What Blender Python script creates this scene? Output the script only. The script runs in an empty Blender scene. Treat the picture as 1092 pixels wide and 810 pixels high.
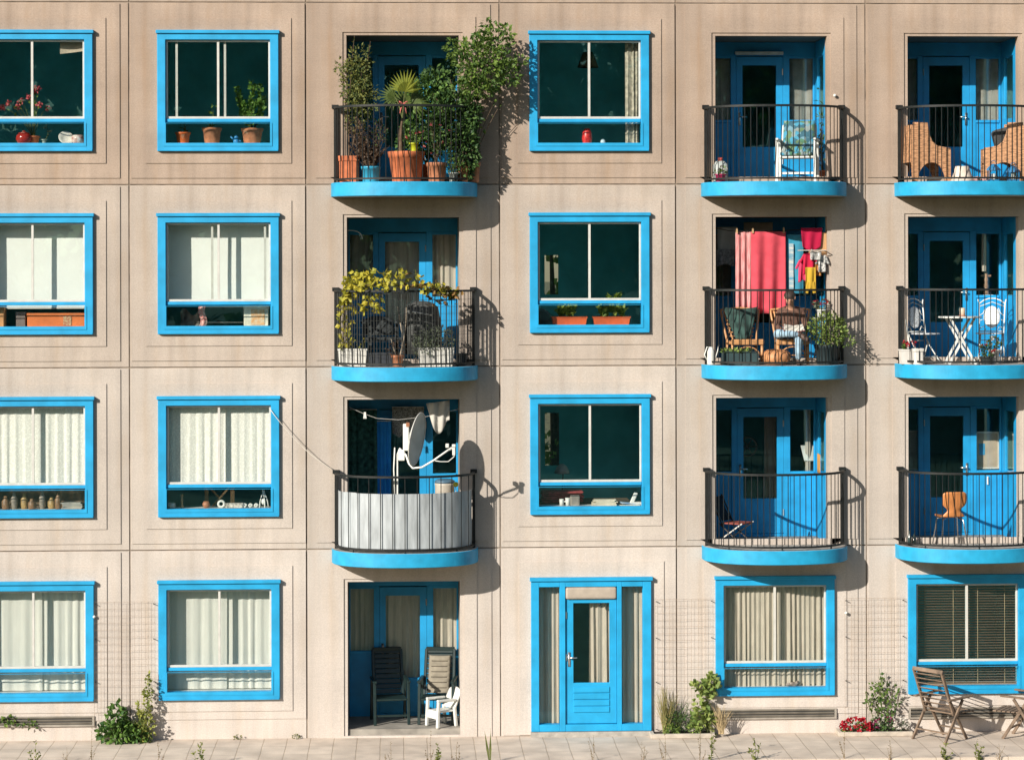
import bpy, bmesh, math, random
from math import sin, cos, pi, radians, sqrt
from mathutils import Vector, Matrix, Euler, noise as mnoise
random.seed(11)
SC = bpy.context.scene
COL = SC.collection

# ------------------------------------------------------------------ camera, sky, sun, exposure
CAM_D, CAM_F, CAM_A, CAM_Z, CAM_ROLL = 38.0, 2660.0, math.atan(.0434), 7.21, .0023
cam_data = bpy.data.cameras.new('camera'); cam = bpy.data.objects.new('camera', cam_data); COL.objects.link(cam)
cam_data.sensor_width = 36.0; cam_data.lens = CAM_F / 1092 * 36
cam_data.shift_y = -(405 - 280) / 1092
cam_data.clip_start = .5; cam_data.clip_end = 3000
cam.matrix_world = Matrix.Translation((0, -CAM_D, CAM_Z)) @ Matrix.Rotation(-CAM_A, 4, 'Z') @ Matrix.Rotation(pi/2, 4, 'X') @ Matrix.Rotation(-CAM_ROLL, 4, 'Z')
SC.camera = cam

SUN_TO = Vector((.96, 1.0, -.61)).normalized()          # the way the light travels
SUN_ELEV = math.asin(-SUN_TO.z)
world = bpy.data.worlds.new('World'); SC.world = world; world.use_nodes = True
wn = world.node_tree
bg = wn.nodes['Background']; sky = wn.nodes.new('ShaderNodeTexSky'); sky.sky_type = 'NISHITA'
sky.sun_disc = False; sky.sun_elevation = SUN_ELEV; sky.sun_rotation = math.atan2(-SUN_TO.x, -SUN_TO.y)
sky.altitude = 10; sky.air_density = 1.2; sky.dust_density = 1.0; sky.ozone_density = 1.5
wn.links.new(sky.outputs[0], bg.inputs[0]); bg.inputs[1].default_value = .076
sun_data = bpy.data.lights.new('sun', 'SUN'); sun_data.energy = 4.6; sun_data.angle = radians(.5); sun_data.color = (1.0, .93, .82)
sun = bpy.data.objects.new('sun', sun_data); COL.objects.link(sun)
sun.rotation_euler = SUN_TO.to_track_quat('-Z', 'Y').to_euler(); sun.location = (-30, -40, 30)
SC.view_settings.view_transform = 'Standard'; SC.view_settings.look = 'None'
SC.view_settings.exposure = .57; SC.view_settings.gamma = 1.0
try: SC.view_settings.use_curve_mapping = False
except Exception: pass
SC.cycles.max_bounces = 8; SC.cycles.transparent_max_bounces = 24
SC.cycles.use_denoising = True

def at(u, v, y=0.0):
    """world x, z of the point seen at photo pixel (u, v) on the vertical plane at depth y: used to measure the photo"""
    du, dv = u - 546, v - 280
    du, dv = du - CAM_ROLL * dv, dv + CAM_ROLL * du
    c, s = cos(CAM_A), sin(CAM_A)
    dx, dy, dz = s + du / CAM_F * c, c - du / CAM_F * s, -dv / CAM_F
    t = (y + CAM_D) / dy
    return dx * t, CAM_Z + dz * t
def X(u, y=0.0, v=400): return at(u, v, y)[0]

# ------------------------------------------------------------------ materials
MATS = {}
def nd(nt, t, **kw):
    n = nt.nodes.new(t)
    for k, v in kw.items(): setattr(n, k, v)
    return n
def mat(name, rgb, rough=.6, var=.12, scale=6.0, metal=0.0, bump=0.0, bscale=60.0, island=0.0, rgb2=None, trans=0.0, stretch=None, coat=0.0, spec=.5):
    """Principled material: base colour broken up by noise (and, for leaves, from leaf to leaf)"""
    if name in MATS: return MATS[name]
    m = bpy.data.materials.new(name); m.use_nodes = True; nt = m.node_tree; L = nt.links
    p = nt.nodes['Principled BSDF']; p.inputs['Roughness'].default_value = rough; p.inputs['Metallic'].default_value = metal
    p.inputs['Specular IOR Level'].default_value = spec
    if coat: p.inputs['Coat Weight'].default_value = coat
    tc = nd(nt, 'ShaderNodeTexCoord'); src = tc.outputs['Object']
    if stretch:
        mp = nd(nt, 'ShaderNodeMapping'); mp.inputs['Scale'].default_value = stretch; L.new(src, mp.inputs[0]); src = mp.outputs[0]
    nz = nd(nt, 'ShaderNodeTexNoise'); nz.inputs['Scale'].default_value = scale; nz.inputs['Detail'].default_value = 6; L.new(src, nz.inputs['Vector'])
    fac = nz.outputs['Fac']
    if island:
        g = nd(nt, 'ShaderNodeNewGeometry')
        mx = nd(nt, 'ShaderNodeMix'); mx.inputs[0].default_value = island; L.new(fac, mx.inputs[2]); L.new(g.outputs['Random Per Island'], mx.inputs[3]); fac = mx.outputs[0]
    cr = nd(nt, 'ShaderNodeValToRGB')
    a = rgb2 if rgb2 else tuple(min(1, c * (1 - var * 1.6)) for c in rgb); b = rgb if rgb2 else tuple(min(1, c * (1 + var * 1.6)) for c in rgb)
    lo, hi = (.05, .95) if island else (.3, .7)
    cr.color_ramp.elements[0].position = lo; cr.color_ramp.elements[0].color = (*a, 1)
    cr.color_ramp.elements[1].position = hi; cr.color_ramp.elements[1].color = (*b, 1)
    L.new(fac, cr.inputs[0]); L.new(cr.outputs[0], p.inputs['Base Color'])
    if bump:
        n2 = nd(nt, 'ShaderNodeTexNoise'); n2.inputs['Scale'].default_value = bscale; n2.inputs['Detail'].default_value = 4; L.new(src, n2.inputs['Vector'])
        bp = nd(nt, 'ShaderNodeBump'); bp.inputs['Strength'].default_value = bump; bp.inputs['Distance'].default_value = .01
        L.new(n2.outputs['Fac'], bp.inputs['Height']); L.new(bp.outputs[0], p.inputs['Normal'])
    if trans:
        tr = nd(nt, 'ShaderNodeBsdfTranslucent'); L.new(cr.outputs[0], tr.inputs[0])
        ms = nd(nt, 'ShaderNodeMixShader'); ms.inputs[0].default_value = trans; L.new(p.outputs[0], ms.inputs[1]); L.new(tr.outputs[0], ms.inputs[2])
        L.new(ms.outputs[0], nt.nodes['Material Output'].inputs[0])
    MATS[name] = m; return m

def concrete(name, rgb, dirt):
    m = bpy.data.materials.new(name); m.use_nodes = True; nt = m.node_tree; L = nt.links
    p = nt.nodes['Principled BSDF']; p.inputs['Roughness'].default_value = .9; p.inputs['Specular IOR Level'].default_value = .2
    tc = nd(nt, 'ShaderNodeTexCoord'); src = tc.outputs['Object']
    oi = nd(nt, 'ShaderNodeObjectInfo')
    def noise(scale, st, det=5):
        mp = nd(nt, 'ShaderNodeMapping'); mp.inputs['Scale'].default_value = st; L.new(src, mp.inputs[0])
        n = nd(nt, 'ShaderNodeTexNoise'); n.inputs['Scale'].default_value = scale; n.inputs['Detail'].default_value = det; L.new(mp.outputs[0], n.inputs['Vector']); return n.outputs['Fac']
    def ramp(f, lo, hi, a, b):
        r = nd(nt, 'ShaderNodeMapRange'); r.inputs[1].default_value = lo; r.inputs[2].default_value = hi; r.inputs[3].default_value = a; r.inputs[4].default_value = b; L.new(f, r.inputs[0]); return r.outputs[0]
    def mul(a, b):
        n = nd(nt, 'ShaderNodeMath', operation='MULTIPLY'); L.new(a, n.inputs[0])
        L.new(b, n.inputs[1]) if hasattr(b, 'links') else setattr(n.inputs[1], 'default_value', b); return n.outputs[0]
    big = ramp(noise(1.1, (1, 1, 1)), .3, .7, 1 - dirt * .75, 1 + dirt * .5)
    streak = ramp(noise(1.5, (4.5, 4.5, .12)), .40, .78, 1.03, 1 - dirt * .85)
    grain = ramp(noise(60, (1, 1, 1), 4), .25, .75, .86, 1.12)
    lines = ramp(noise(7, (.25, .25, 7)), .4, .8, 1.01, 1 - dirt * .2)
    # board-fine speckle: pits in the cast face
    pit = ramp(noise(170, (1, 1, 1), 1), .18, .32, .62, 1.0)
    val = mul(mul(mul(mul(big, streak), grain), lines), pit)
    rnd = ramp(oi.outputs['Random'], 0, 1, .955, 1.045)
    val = mul(val, rnd)
    # rain washed paler bands under and over the window, dirt beside them
    sx = nd(nt, 'ShaderNodeSeparateXYZ'); L.new(src, sx.inputs[0])
    wob = nd(nt, 'ShaderNodeMath', operation='MULTIPLY_ADD'); L.new(noise(2.0, (3, 3, .4)), wob.inputs[0]); wob.inputs[1].default_value = .12; L.new(sx.outputs[0], wob.inputs[2])
    ab = nd(nt, 'ShaderNodeMath', operation='ABSOLUTE'); L.new(wob.outputs[0], ab.inputs[0])
    ins = ramp(ab.outputs[0], .88, .95, 1.0, 0.0)
    low = ramp(sx.outputs[2], .50, .56, 1.0, 0.0); hig = ramp(sx.outputs[2], 2.42, 2.60, 0.0, .7)
    mxm = nd(nt, 'ShaderNodeMath', operation='MAXIMUM'); L.new(low, mxm.inputs[0]); L.new(hig, mxm.inputs[1])
    washed = mul(ins, mxm.outputs[0]); val = mul(val, ramp(washed, 0, 1, 1.0, 1.0 + dirt * .55))
    vm = nd(nt, 'ShaderNodeVectorMath', operation='SCALE'); vm.inputs[0].default_value = rgb; L.new(val, vm.inputs['Scale'])
    # rust-brown and pinkish tints in soft drifts
    mx = nd(nt, 'ShaderNodeMix', data_type='RGBA'); mx.inputs[7].default_value = (rgb[0] * .86, rgb[1] * .74, rgb[2] * .58, 1)
    L.new(ramp(noise(2.3, (2.2, 2.2, .35)), .50, .78, 0, dirt * 2.2), mx.inputs[0]); L.new(vm.outputs[0], mx.inputs[6])
    L.new(mx.outputs[2], p.inputs['Base Color'])
    bp = nd(nt, 'ShaderNodeBump'); bp.inputs['Strength'].default_value = .35; bp.inputs['Distance'].default_value = .006
    L.new(noise(130, (1, 1, 1), 3), bp.inputs['Height']); L.new(bp.outputs[0], p.inputs['Normal'])
    return m
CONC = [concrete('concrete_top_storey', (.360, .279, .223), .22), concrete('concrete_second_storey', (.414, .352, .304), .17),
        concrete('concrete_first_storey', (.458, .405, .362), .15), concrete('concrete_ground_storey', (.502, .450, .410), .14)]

def glass_mat(name, tint, ior=1.5, rough=0.0, extra=0.0):
    m = bpy.data.materials.new(name); m.use_nodes = True; nt = m.node_tree; L = nt.links
    nt.nodes.remove(nt.nodes['Principled BSDF'])
    t = nd(nt, 'ShaderNodeBsdfTransparent'); t.inputs[0].default_value = (*tint, 1)
    g = nd(nt, 'ShaderNodeBsdfGlossy'); g.inputs['Roughness'].default_value = rough; g.inputs[0].default_value = (.45, .92, 1, 1)
    f = nd(nt, 'ShaderNodeFresnel'); gm = nd(nt, 'ShaderNodeNewGeometry'); mr = nd(nt, 'ShaderNodeMapRange'); mr.inputs[3].default_value = ior; mr.inputs[4].default_value = 1 / ior; L.new(gm.outputs['Backfacing'], mr.inputs[0]); L.new(mr.outputs[0], f.inputs[0])
    ms = nd(nt, 'ShaderNodeMixShader'); L.new(f.outputs[0], ms.inputs[0]); L.new(t.outputs[0], ms.inputs[1]); L.new(g.outputs[0], ms.inputs[2])
    L.new(ms.outputs[0], nt.nodes['Material Output'].inputs[0]); return m
GLASS = glass_mat('window_glass', (.96, .97, .96), 1.55)

BLUE = mat('blue_paint', (.009, .295, .565), .5, .09, 4, bump=.08, bscale=25)
BLUE_D = mat('blue_paint_inner', (.008, .265, .55), .5, .10, 4)
FASCIA = mat('fascia_blue_paint', (.012, .30, .53), .55, .09, 6, bump=.12, bscale=14)
WHITE = mat('white_paint', (.66, .66, .63), .45, .06, 5)
ALU = mat('white_aluminium', (.52, .51, .48), .4, .06, 8)
IRON = mat('black_iron', (.009, .011, .011), .55, .3, 14, bump=.1, spec=.35)
SLABC = mat('balcony_concrete', (.36, .34, .31), .9, .25, 5, bump=.2)
ROOM = mat('room_plaster', (.22, .58, .62), .9, .12, 2)
ROOMF = mat('room_floor', (.16, .34, .36), .6, .2, 3)
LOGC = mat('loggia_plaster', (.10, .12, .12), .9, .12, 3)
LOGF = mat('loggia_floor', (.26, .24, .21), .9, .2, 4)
JOINT = mat('joint_sealant', (.20, .16, .125), .9, .3, 5)
TERRA = mat('terracotta', (.47, .135, .055), .8, .16, 9, bump=.1)
TERRA2 = mat('weathered_terracotta', (.42, .17, .085), .85, .25, 12, bump=.1)
SOIL = mat('soil', (.035, .024, .016), .95, .3, 30, bump=.4)
STEM = mat('green_stem', (.09, .11, .03), .8, .25, 20)
BARK = mat('brown_stem', (.10, .065, .04), .9, .25, 20)
STEEL = mat('steel', (.55, .55, .53), .3, .08, 10, metal=.9)
CREAM = mat('cream_curtain', (.60, .53, .45), .9, .08, 5, stretch=(6, 6, .7), trans=.25, spec=.1)
VOILE = mat('white_curtain', (.88, .87, .82), .9, .03, 4, stretch=(6, 6, .7), trans=.35, spec=.1)
def leafm(name, a, b): return mat(name, a, .5, .2, 3, island=.8, rgb2=b, trans=.30, spec=.3)
LEAF_DK = leafm('dark_leaf', (.10, .18, .040), (.022, .060, .026))
LEAF_MD = leafm('mid_leaf', (.17, .255, .045), (.040, .095, .028))
LEAF_OL = leafm('olive_leaf', (.24, .24, .060), (.045, .085, .030))
LEAF_YL = leafm('yellow_vine_leaf', (.56, .47, .055), (.24, .26, .035))
LEAF_GY = leafm('grey_leaf', (.22, .25, .17), (.055, .085, .055))
LEAF_BR = leafm('dried_leaf', (.17, .105, .065), (.05, .036, .030))
LEAF_LT = leafm('light_leaf', (.30, .38, .095), (.10, .18, .04))
PET_RED = leafm('red_petal', (.52, .020, .035), (.30, .010, .025))
PET_PINK = leafm('pink_petal', (.62, .16, .17), (.40, .05, .07))
PET_WHITE = leafm('white_petal', (.72, .68, .62), (.50, .46, .42))

# ------------------------------------------------------------------ mesh helpers
class MB:
    def __init__(s): s.v = []; s.f = []; s.mi = []; s.cur = 0
    def add(s, vs, fs):
        o = len(s.v); s.v += [tuple(p) for p in vs]; s.f += [tuple(i + o for i in f) for f in fs]; s.mi += [s.cur] * len(fs); return s
    def box(s, x0, x1, y0, y1, z0, z1):
        if x0 > x1: x0, x1 = x1, x0
        if y0 > y1: y0, y1 = y1, y0
        if z0 > z1: z0, z1 = z1, z0
        return s.add([(x0,y0,z0),(x1,y0,z0),(x1,y1,z0),(x0,y1,z0),(x0,y0,z1),(x1,y0,z1),(x1,y1,z1),(x0,y1,z1)],
                     [(0,3,2,1),(4,5,6,7),(0,1,5,4),(1,2,6,5),(2,3,7,6),(3,0,4,7)])
    def cbox(s, c, sz, rot=(0,0,0)):
        M = Matrix.Translation(c) @ Euler(rot).to_matrix().to_4x4(); h = [a/2 for a in sz]
        q = [(-1,-1,-1),(1,-1,-1),(1,1,-1),(-1,1,-1),(-1,-1,1),(1,-1,1),(1,1,1),(-1,1,1)]
        return s.add([M @ Vector((a*h[0], b*h[1], c_*h[2])) for a,b,c_ in q], [(0,3,2,1),(4,5,6,7),(0,1,5,4),(1,2,6,5),(2,3,7,6),(3,0,4,7)])
    def beam(s, a, b, w, d, up=(0,0,1)):
        """rectangular bar from a to b, w wide across, d deep along 'up'"""
        a, b = Vector(a), Vector(b); t = (b - a).normalized(); up = Vector(up)
        sx = t.cross(up)
        if sx.length < 1e-4: sx = t.cross(Vector((1,0,0)))
        sx.normalize(); sy = sx.cross(t).normalized()
        vs = [p + sx * w/2 * i + sy * d/2 * j for p in (a, b) for i, j in ((-1,-1),(1,-1),(1,1),(-1,1))]
        return s.add(vs, [(0,1,2,3),(7,6,5,4),(0,4,5,1),(1,5,6,2),(2,6,7,3),(3,7,4,0)])
    def tube(s, pts, r, n=6, caps=True):
        pts = [Vector(p) for p in pts]; rs = r if isinstance(r, (list, tuple)) else [r] * len(pts)
        vs = []; fs = []; ref = None
        for i, p in enumerate(pts):
            t = (pts[min(i+1, len(pts)-1)] - pts[max(i-1, 0)])
            t = t.normalized() if t.length > 1e-9 else Vector((0,0,1))
            if ref is None or abs(ref.dot(t)) > .95: ref = Vector((0,0,1)) if abs(t.z) < .9 else Vector((1,0,0))
            x = t.cross(ref).normalized(); y = x.cross(t).normalized(); ref = y
            for k in range(n):
                an = 2*pi*k/n; vs.append(p + (x*cos(an) + y*sin(an)) * rs[i])
        for i in range(len(pts)-1):
            for k in range(n):
                a = i*n+k; b = i*n+(k+1)%n; fs.append((a, b, b+n, a+n))
        if caps: fs.append(tuple(range(n))[::-1]); fs.append(tuple(range((len(pts)-1)*n, len(pts)*n)))
        return s.add(vs, fs)
    def lathe(s, prof, c=(0,0,0), n=20, sq=0.0):
        """prof: (radius, z) pairs; sq > 0 squares the plan off"""
        vs = []; fs = []
        for r, z in prof:
            for k in range(n):
                a = 2*pi*k/n; q = 1.0
                if sq: q = 1 / max(abs(cos(a)), abs(sin(a))) * sq + (1 - sq)
                vs.append((c[0] + r*q*cos(a), c[1] + r*q*sin(a), c[2] + z))
        for i in range(len(prof)-1):
            for k in range(n):
                a = i*n+k; b = i*n+(k+1)%n; fs.append((a, b, b+n, a+n))
        fs.append(tuple(range(n))[::-1]); fs.append(tuple(range((len(prof)-1)*n, len(prof)*n)))
        return s.add(vs, fs)
    def ball(s, c, r, nu=10, nv=7):
        r = r if isinstance(r, (tuple, list)) else (r, r, r); vs = [(c[0], c[1], c[2]-r[2])]; fs = []
        for j in range(1, nv):
            ph = -pi/2 + pi*j/nv
            for i in range(nu): a = 2*pi*i/nu; vs.append((c[0]+r[0]*cos(ph)*cos(a), c[1]+r[1]*cos(ph)*sin(a), c[2]+r[2]*sin(ph)))
        vs.append((c[0], c[1], c[2]+r[2])); T = len(vs)-1
        for i in range(nu):
            fs.append((0, 1+(i+1)%nu, 1+i)); fs.append((T, 1+(nv-2)*nu+i, 1+(nv-2)*nu+(i+1)%nu))
            for j in range(nv-2):
                a = 1+j*nu+i; b = 1+j*nu+(i+1)%nu; fs.append((a, b, b+nu, a+nu))
        return s.add(vs, fs)
    def grid(s, fn, nu, nv):
        vs = [fn(i/nu, j/nv) for j in range(nv+1) for i in range(nu+1)]
        return s.add(vs, [(j*(nu+1)+i, j*(nu+1)+i+1, (j+1)*(nu+1)+i+1, (j+1)*(nu+1)+i) for j in range(nv) for i in range(nu)])
    def sheet(s, fn, nu, nv, t=.006):
        """grid with a back face t behind it (y) and closed edges"""
        n = (nu+1)*(nv+1); vs = [Vector(fn(i/nu, j/nv)) for j in range(nv+1) for i in range(nu+1)]
        fs = [(j*(nu+1)+i, j*(nu+1)+i+1, (j+1)*(nu+1)+i+1, (j+1)*(nu+1)+i) for j in range(nv) for i in range(nu)]
        bk = [tuple(n+i for i in f[::-1]) for f in fs]
        rim = [j for j in range(nu+1)] + [j*(nu+1)+nu for j in range(1, nv+1)] + [nv*(nu+1)+i for i in range(nu-1, -1, -1)] + [j*(nu+1) for j in range(nv-1, 0, -1)]
        sd = [(rim[(k+1)%len(rim)], rim[k], n+rim[k], n+rim[(k+1)%len(rim)]) for k in range(len(rim))]
        return s.add(vs + [v + Vector((0, t, 0)) for v in vs], fs + bk + sd)
    def loops(s, ls):
        """stepped surface through rectangles ((x0,x1,z0,z1), y)"""
        vs = []; fs = []
        for (x0, x1, z0, z1), y in ls: vs += [(x0,y,z0),(x1,y,z0),(x1,y,z1),(x0,y,z1)]
        for i in range(len(ls)-1):
            for k in range(4): a = i*4+k; b = i*4+(k+1)%4; fs.append((a, b, b+4, a+4))
        return s.add(vs, fs)
    def ring(s, o, i, y0, y1):
        """rectangular frame: outer o, inner i, front y0, back y1"""
        return s.loops([(o, y1), (o, y0), (i, y0), (i, y1), (o, y1)])
    def disc(s, c, n, r, k=8):
        n = Vector(n).normalized(); x = n.orthogonal().normalized(); y = n.cross(x)
        return s.add([Vector(c) + (x*cos(2*pi*i/k) + y*sin(2*pi*i/k))*r for i in range(k)], [tuple(range(k))])
    def leaf(s, p, d, up, l, w):
        """one folded leaf blade from p along d"""
        p = Vector(p); d = Vector(d).normalized(); sd = d.cross(Vector(up))
        if sd.length < 1e-3: sd = d.orthogonal()
        sd.normalize(); nn = sd.cross(d)
        m = p + d*l*.45 + nn*l*.06
        return s.add([p, m - sd*w*.5 - nn*w*.12, p + d*l - nn*l*.12, m + sd*w*.5 - nn*w*.12, m], [(0,4,1),(1,4,2),(2,4,3),(3,4,0)])
    def build(s, name, m, parent=None, smooth=False, origin=None):
        me = bpy.data.meshes.new(name)
        if origin:
            ox, oy, oz = origin; me.from_pydata([(a-ox, b-oy, c-oz) for a, b, c in s.v], [], s.f)
        else: me.from_pydata(s.v, [], s.f)
        for k in (m if isinstance(m, (list, tuple)) else [m]): me.materials.append(k)
        if isinstance(m, (list, tuple)): me.polygons.foreach_set('material_index', s.mi)
        if smooth: me.polygons.foreach_set('use_smooth', [True] * len(me.polygons))
        me.update(); o = bpy.data.objects.new(name, me); COL.objects.link(o)
        if parent: o.parent = parent
        if origin: o.location = origin
        return o
def bev(o, w=.004, seg=1):
    b = o.modifiers.new('bevel', 'BEVEL'); b.width = w; b.segments = seg; b.limit_method = 'ANGLE'; return o
def tag(o, label, cat, group=None, kind=None):
    if label: o['label'] = label
    if cat: o['category'] = cat
    if group: o['group'] = group
    if kind: o['kind'] = kind
    return o
def thing(name, label, cat, loc=(0,0,0), rz=0.0, group=None):
    o = bpy.data.objects.new(name, None); COL.objects.link(o); o.empty_display_size = .1
    o.location = loc; o.rotation_euler = (0, 0, rz); return tag(o, label, cat, group)
def dup(o, loc, rz=0.0, label=None, parent=None):
    c = o.copy(); COL.objects.link(c)
    if parent is None: c.location = loc; c.rotation_euler = (0, 0, rz)
    else: c.parent = parent
    if label: c['label'] = label
    for ch in list(o.children): dup(ch, None, parent=c)
    return c
R = random.uniform
def rdir(zlo=-.3, zhi=1.0):
    a = R(0, 2*pi); z = R(zlo, zhi); q = sqrt(max(0, 1 - min(1, z*z))); return Vector((cos(a)*q, sin(a)*q, z))
def clump(mb, c, r, n, l, w, drop=.0, hollow=.5):
    """leaves scattered through an ellipsoid c, r, denser towards its skin"""
    for _ in range(n):
        d = rdir(-1, 1); k = hollow + (1-hollow) * random.random() ** .6 if random.random() < .75 else random.random()
        p = Vector((c[0]+d.x*r[0]*k, c[1]+d.y*r[1]*k, c[2]+d.z*r[2]*k))
        q = (d + rdir(-1, 1) * .8 + Vector((0, -.25, .1 - drop))).normalized(); s = R(.6, 1.3)
        mb.leaf(p, q, rdir(-.2, 1), l*s, w*s)
    return mb
def sprig(mb, pts, n, l, w, spread=.5):
    """leaves along a stem polyline"""
    pts = [Vector(p) for p in pts]
    for _ in range(n):
        t = random.random() * (len(pts)-1); i = int(t); p = pts[i].lerp(pts[i+1], t-i); d = (pts[i+1]-pts[i]).normalized()
        mb.leaf(p, rdir(-.5, .9) + d*(1-spread), rdir(-.2, 1), l*R(.6, 1.3), w*R(.6, 1.3))
    return mb
def curve(p0, p1, bow, n=8):
    p0, p1, bow = Vector(p0), Vector(p1), Vector(bow)
    return [p0.lerp(p1, i/n) + bow * (4*(i/n)*(1-i/n)) for i in range(n+1)]

# ------------------------------------------------------------------ the ground
Bz = [8.402, 5.635, 2.868, .10]                    # storey bases, top storey first
JX = [-6.95, -4.155, -1.485, 1.46, 4.155, 7.08, 10.02]   # panel joints
WCX = {0: -5.605, 1: -2.805, 3: 2.832}             # window centres
OPEN = {2: (-.865, .845), 4: (4.767, 6.487), 5: (7.733, 9.448)}   # loggia openings
BCX = {2: .01, 4: 5.655, 5: 8.635}                 # balcony centres
FL = [b + .02 for b in Bz]

g = MB(); g.grid(lambda a, b: (-900 + 1800*a, -900 + 1800*b, -.06), 8, 8)
o = g.build('ground', mat('grass_and_earth', (.085, .085, .035), .95, .4, 3, bump=.4)); o['kind'] = 'structure'

g = MB(); LT = MB(); random.seed(5)  # unseen trees behind the camera, added to fill the window reflections with dark green
for i in range(34):
    cx = -78 + i*4.7 + R(-2, 2); h = R(25, 31); cy = -92 + R(-4, 4)
    g.lathe([(.5, -.2), (.38, h*.3), (.2, h*.7), (.05, h*.95)], (cx, cy, 0), 7)
    for k in range(10):
        a = R(0, 2*pi); z = h*R(.2, .88); q = R(1.2, 4.5) * (1.05 - abs(z/h-.45)); rr = R(2.4, 3.8)
        g.tube(curve((cx, cy, z*.8), (cx+cos(a)*q, cy+sin(a)*q, z), (0, 0, .5), 3), [.16, .12, .08, .04], 5)
        clump(LT, (cx+cos(a)*q, cy+sin(a)*q, z), (rr, rr, rr*.85), 260, .9, .8)
    clump(LT, (cx+R(-2,2), cy, 2.2), (4.2, 2.5, 3.2), 260, .9, .8)
o = LT.build('unseen_tree_belt', LEAF_MD); o['kind'] = 'stuff'
k = g.build('unseen_tree_trunks', BARK, o); k['kind'] = 'stuff'

def paving():
    m = bpy.data.materials.new('concrete_paving'); m.use_nodes = True; nt = m.node_tree; L = nt.links
    p = nt.nodes['Principled BSDF']; p.inputs['Roughness'].default_value = .9; p.inputs['Specular IOR Level'].default_value = .2
    tc = nd(nt, 'ShaderNodeTexCoord')
    br = nd(nt, 'ShaderNodeTexBrick'); br.offset = 0.0; br.squash = 1.0
    br.inputs['Scale'].default_value = 1; br.inputs['Brick Width'].default_value = .352; br.inputs['Row Height'].default_value = .62
    br.inputs['Mortar Size'].default_value = .008; br.inputs['Mortar Smooth'].default_value = .3
    br.inputs['Color1'].default_value = (.62, .525, .44, 1); br.inputs['Color2'].default_value = (.58, .49, .41, 1); br.inputs['Mortar'].default_value = (.43, .35, .275, 1)
    dn = nd(nt, 'ShaderNodeTexNoise'); dn.inputs['Scale'].default_value = 1.5; L.new(tc.outputs['Object'], dn.inputs['Vector'])
    va = nd(nt, 'ShaderNodeVectorMath', operation='MULTIPLY_ADD'); L.new(dn.outputs['Color'], va.inputs[0]); va.inputs[1].default_value = (.03, .03, 0); L.new(tc.outputs['Object'], va.inputs[2])
    L.new(va.outputs[0], br.inputs['Vector'])
    nz = nd(nt, 'ShaderNodeTexNoise'); nz.inputs['Scale'].default_value = 2.2; nz.inputs['Detail'].default_value = 8; L.new(tc.outputs['Object'], nz.inputs['Vector'])
    gr = nd(nt, 'ShaderNodeTexNoise'); gr.inputs['Scale'].default_value = 90; gr.inputs['Detail'].default_value = 3; L.new(tc.outputs['Object'], gr.inputs['Vector'])
    r1 = nd(nt, 'ShaderNodeMapRange'); r1.inputs[1].default_value = .3; r1.inputs[2].default_value = .7; r1.inputs[3].default_value = .78; r1.inputs[4].default_value = 1.12; L.new(nz.outputs['Fac'], r1.inputs[0])
    r2 = nd(nt, 'ShaderNodeMapRange'); r2.inputs[1].default_value = .3; r2.inputs[2].default_value = .7; r2.inputs[3].default_value = .85; r2.inputs[4].default_value = 1.12; L.new(gr.outputs['Fac'], r2.inputs[0])
    mu = nd(nt, 'ShaderNodeMath', operation='MULTIPLY'); L.new(r1.outputs[0], mu.inputs[0]); L.new(r2.outputs[0], mu.inputs[1])
    sc = nd(nt, 'ShaderNodeVectorMath', operation='SCALE'); L.new(br.outputs['Color'], sc.inputs[0]); L.new(mu.outputs[0], sc.inputs['Scale'])
    L.new(sc.outputs[0], p.inputs['Base Color'])
    bp = nd(nt, 'ShaderNodeBump'); bp.inputs['Strength'].default_value = .5; bp.inputs['Distance'].default_value = .01
    L.new(br.outputs['Fac'], bp.inputs['Height']); bp.invert = True; L.new(bp.outputs[0], p.inputs['Normal'])
    return m
g = MB(); g.box(-16, 20, -2.0, .03, -.1, 0.0)
o = g.build('pavement', paving()); o['kind'] = 'structure'

# ------------------------------------------------------------------ the building
bld = thing('apartment_building', 'four storey beige concrete panel apartment building with bright blue window frames and rounded balconies', 'building', (0,0,0))

def panel(col, row, hole=None, rim=False, ext=None):
    x0, x1 = JX[col], JX[col+1]; b = Bz[row]; t = b + (Bz[row-1] - b if row else 2.767)
    if row == 3: b0 = -.12
    else: b0 = b
    g_ = .010
    ls = [((x0+g_, x1-g_, b0+g_, t-g_), .05), ((x0+g_, x1-g_, b0+g_, t-g_), 0.0)]
    p1 = (x0+(.15 if col in (2, 4) else .035), x1-(.012 if col in (1, 3) else .135), b+.10 + (.10 if row == 3 else 0) if not (rim and row == 3) else -.06, t-.028); ls += [(p1, 0.0), (p1, -.014)]
    if hole:
        h = hole
        if rim: p2 = (max(h[0]-.245, p1[0]+.02), min(h[1]+.255, p1[1]-.10), p1[2]+.012, b+2.55)
        else: p2 = (h[0]-.20, h[1]+.21, max(h[2]-.20, p1[2]+.02), h[3]+.21)
        ls += [(p2, -.014), (p2, -.028)]
        if rim:
            z0 = h[2]
            q = (h[0]-.058, h[1]+.058, h[2], h[3]+.045); ls += [(q, -.028), (q, -.010), (h, -.010), (h, .16)]
        else: ls += [(h, -.028), (h, .20)]
    mb = MB(); mb.loops(ls)
    if not hole: p = ls[-1][0]; mb.add([(p[0],-.014,p[2]),(p[1],-.014,p[2]),(p[1],-.014,p[3]),(p[0],-.014,p[3])], [(0,1,2,3)])
    return mb.build('wall_panel', CONC[max(row, 0)], bld, origin=((x0+x1)/2, 0, b))

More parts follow.
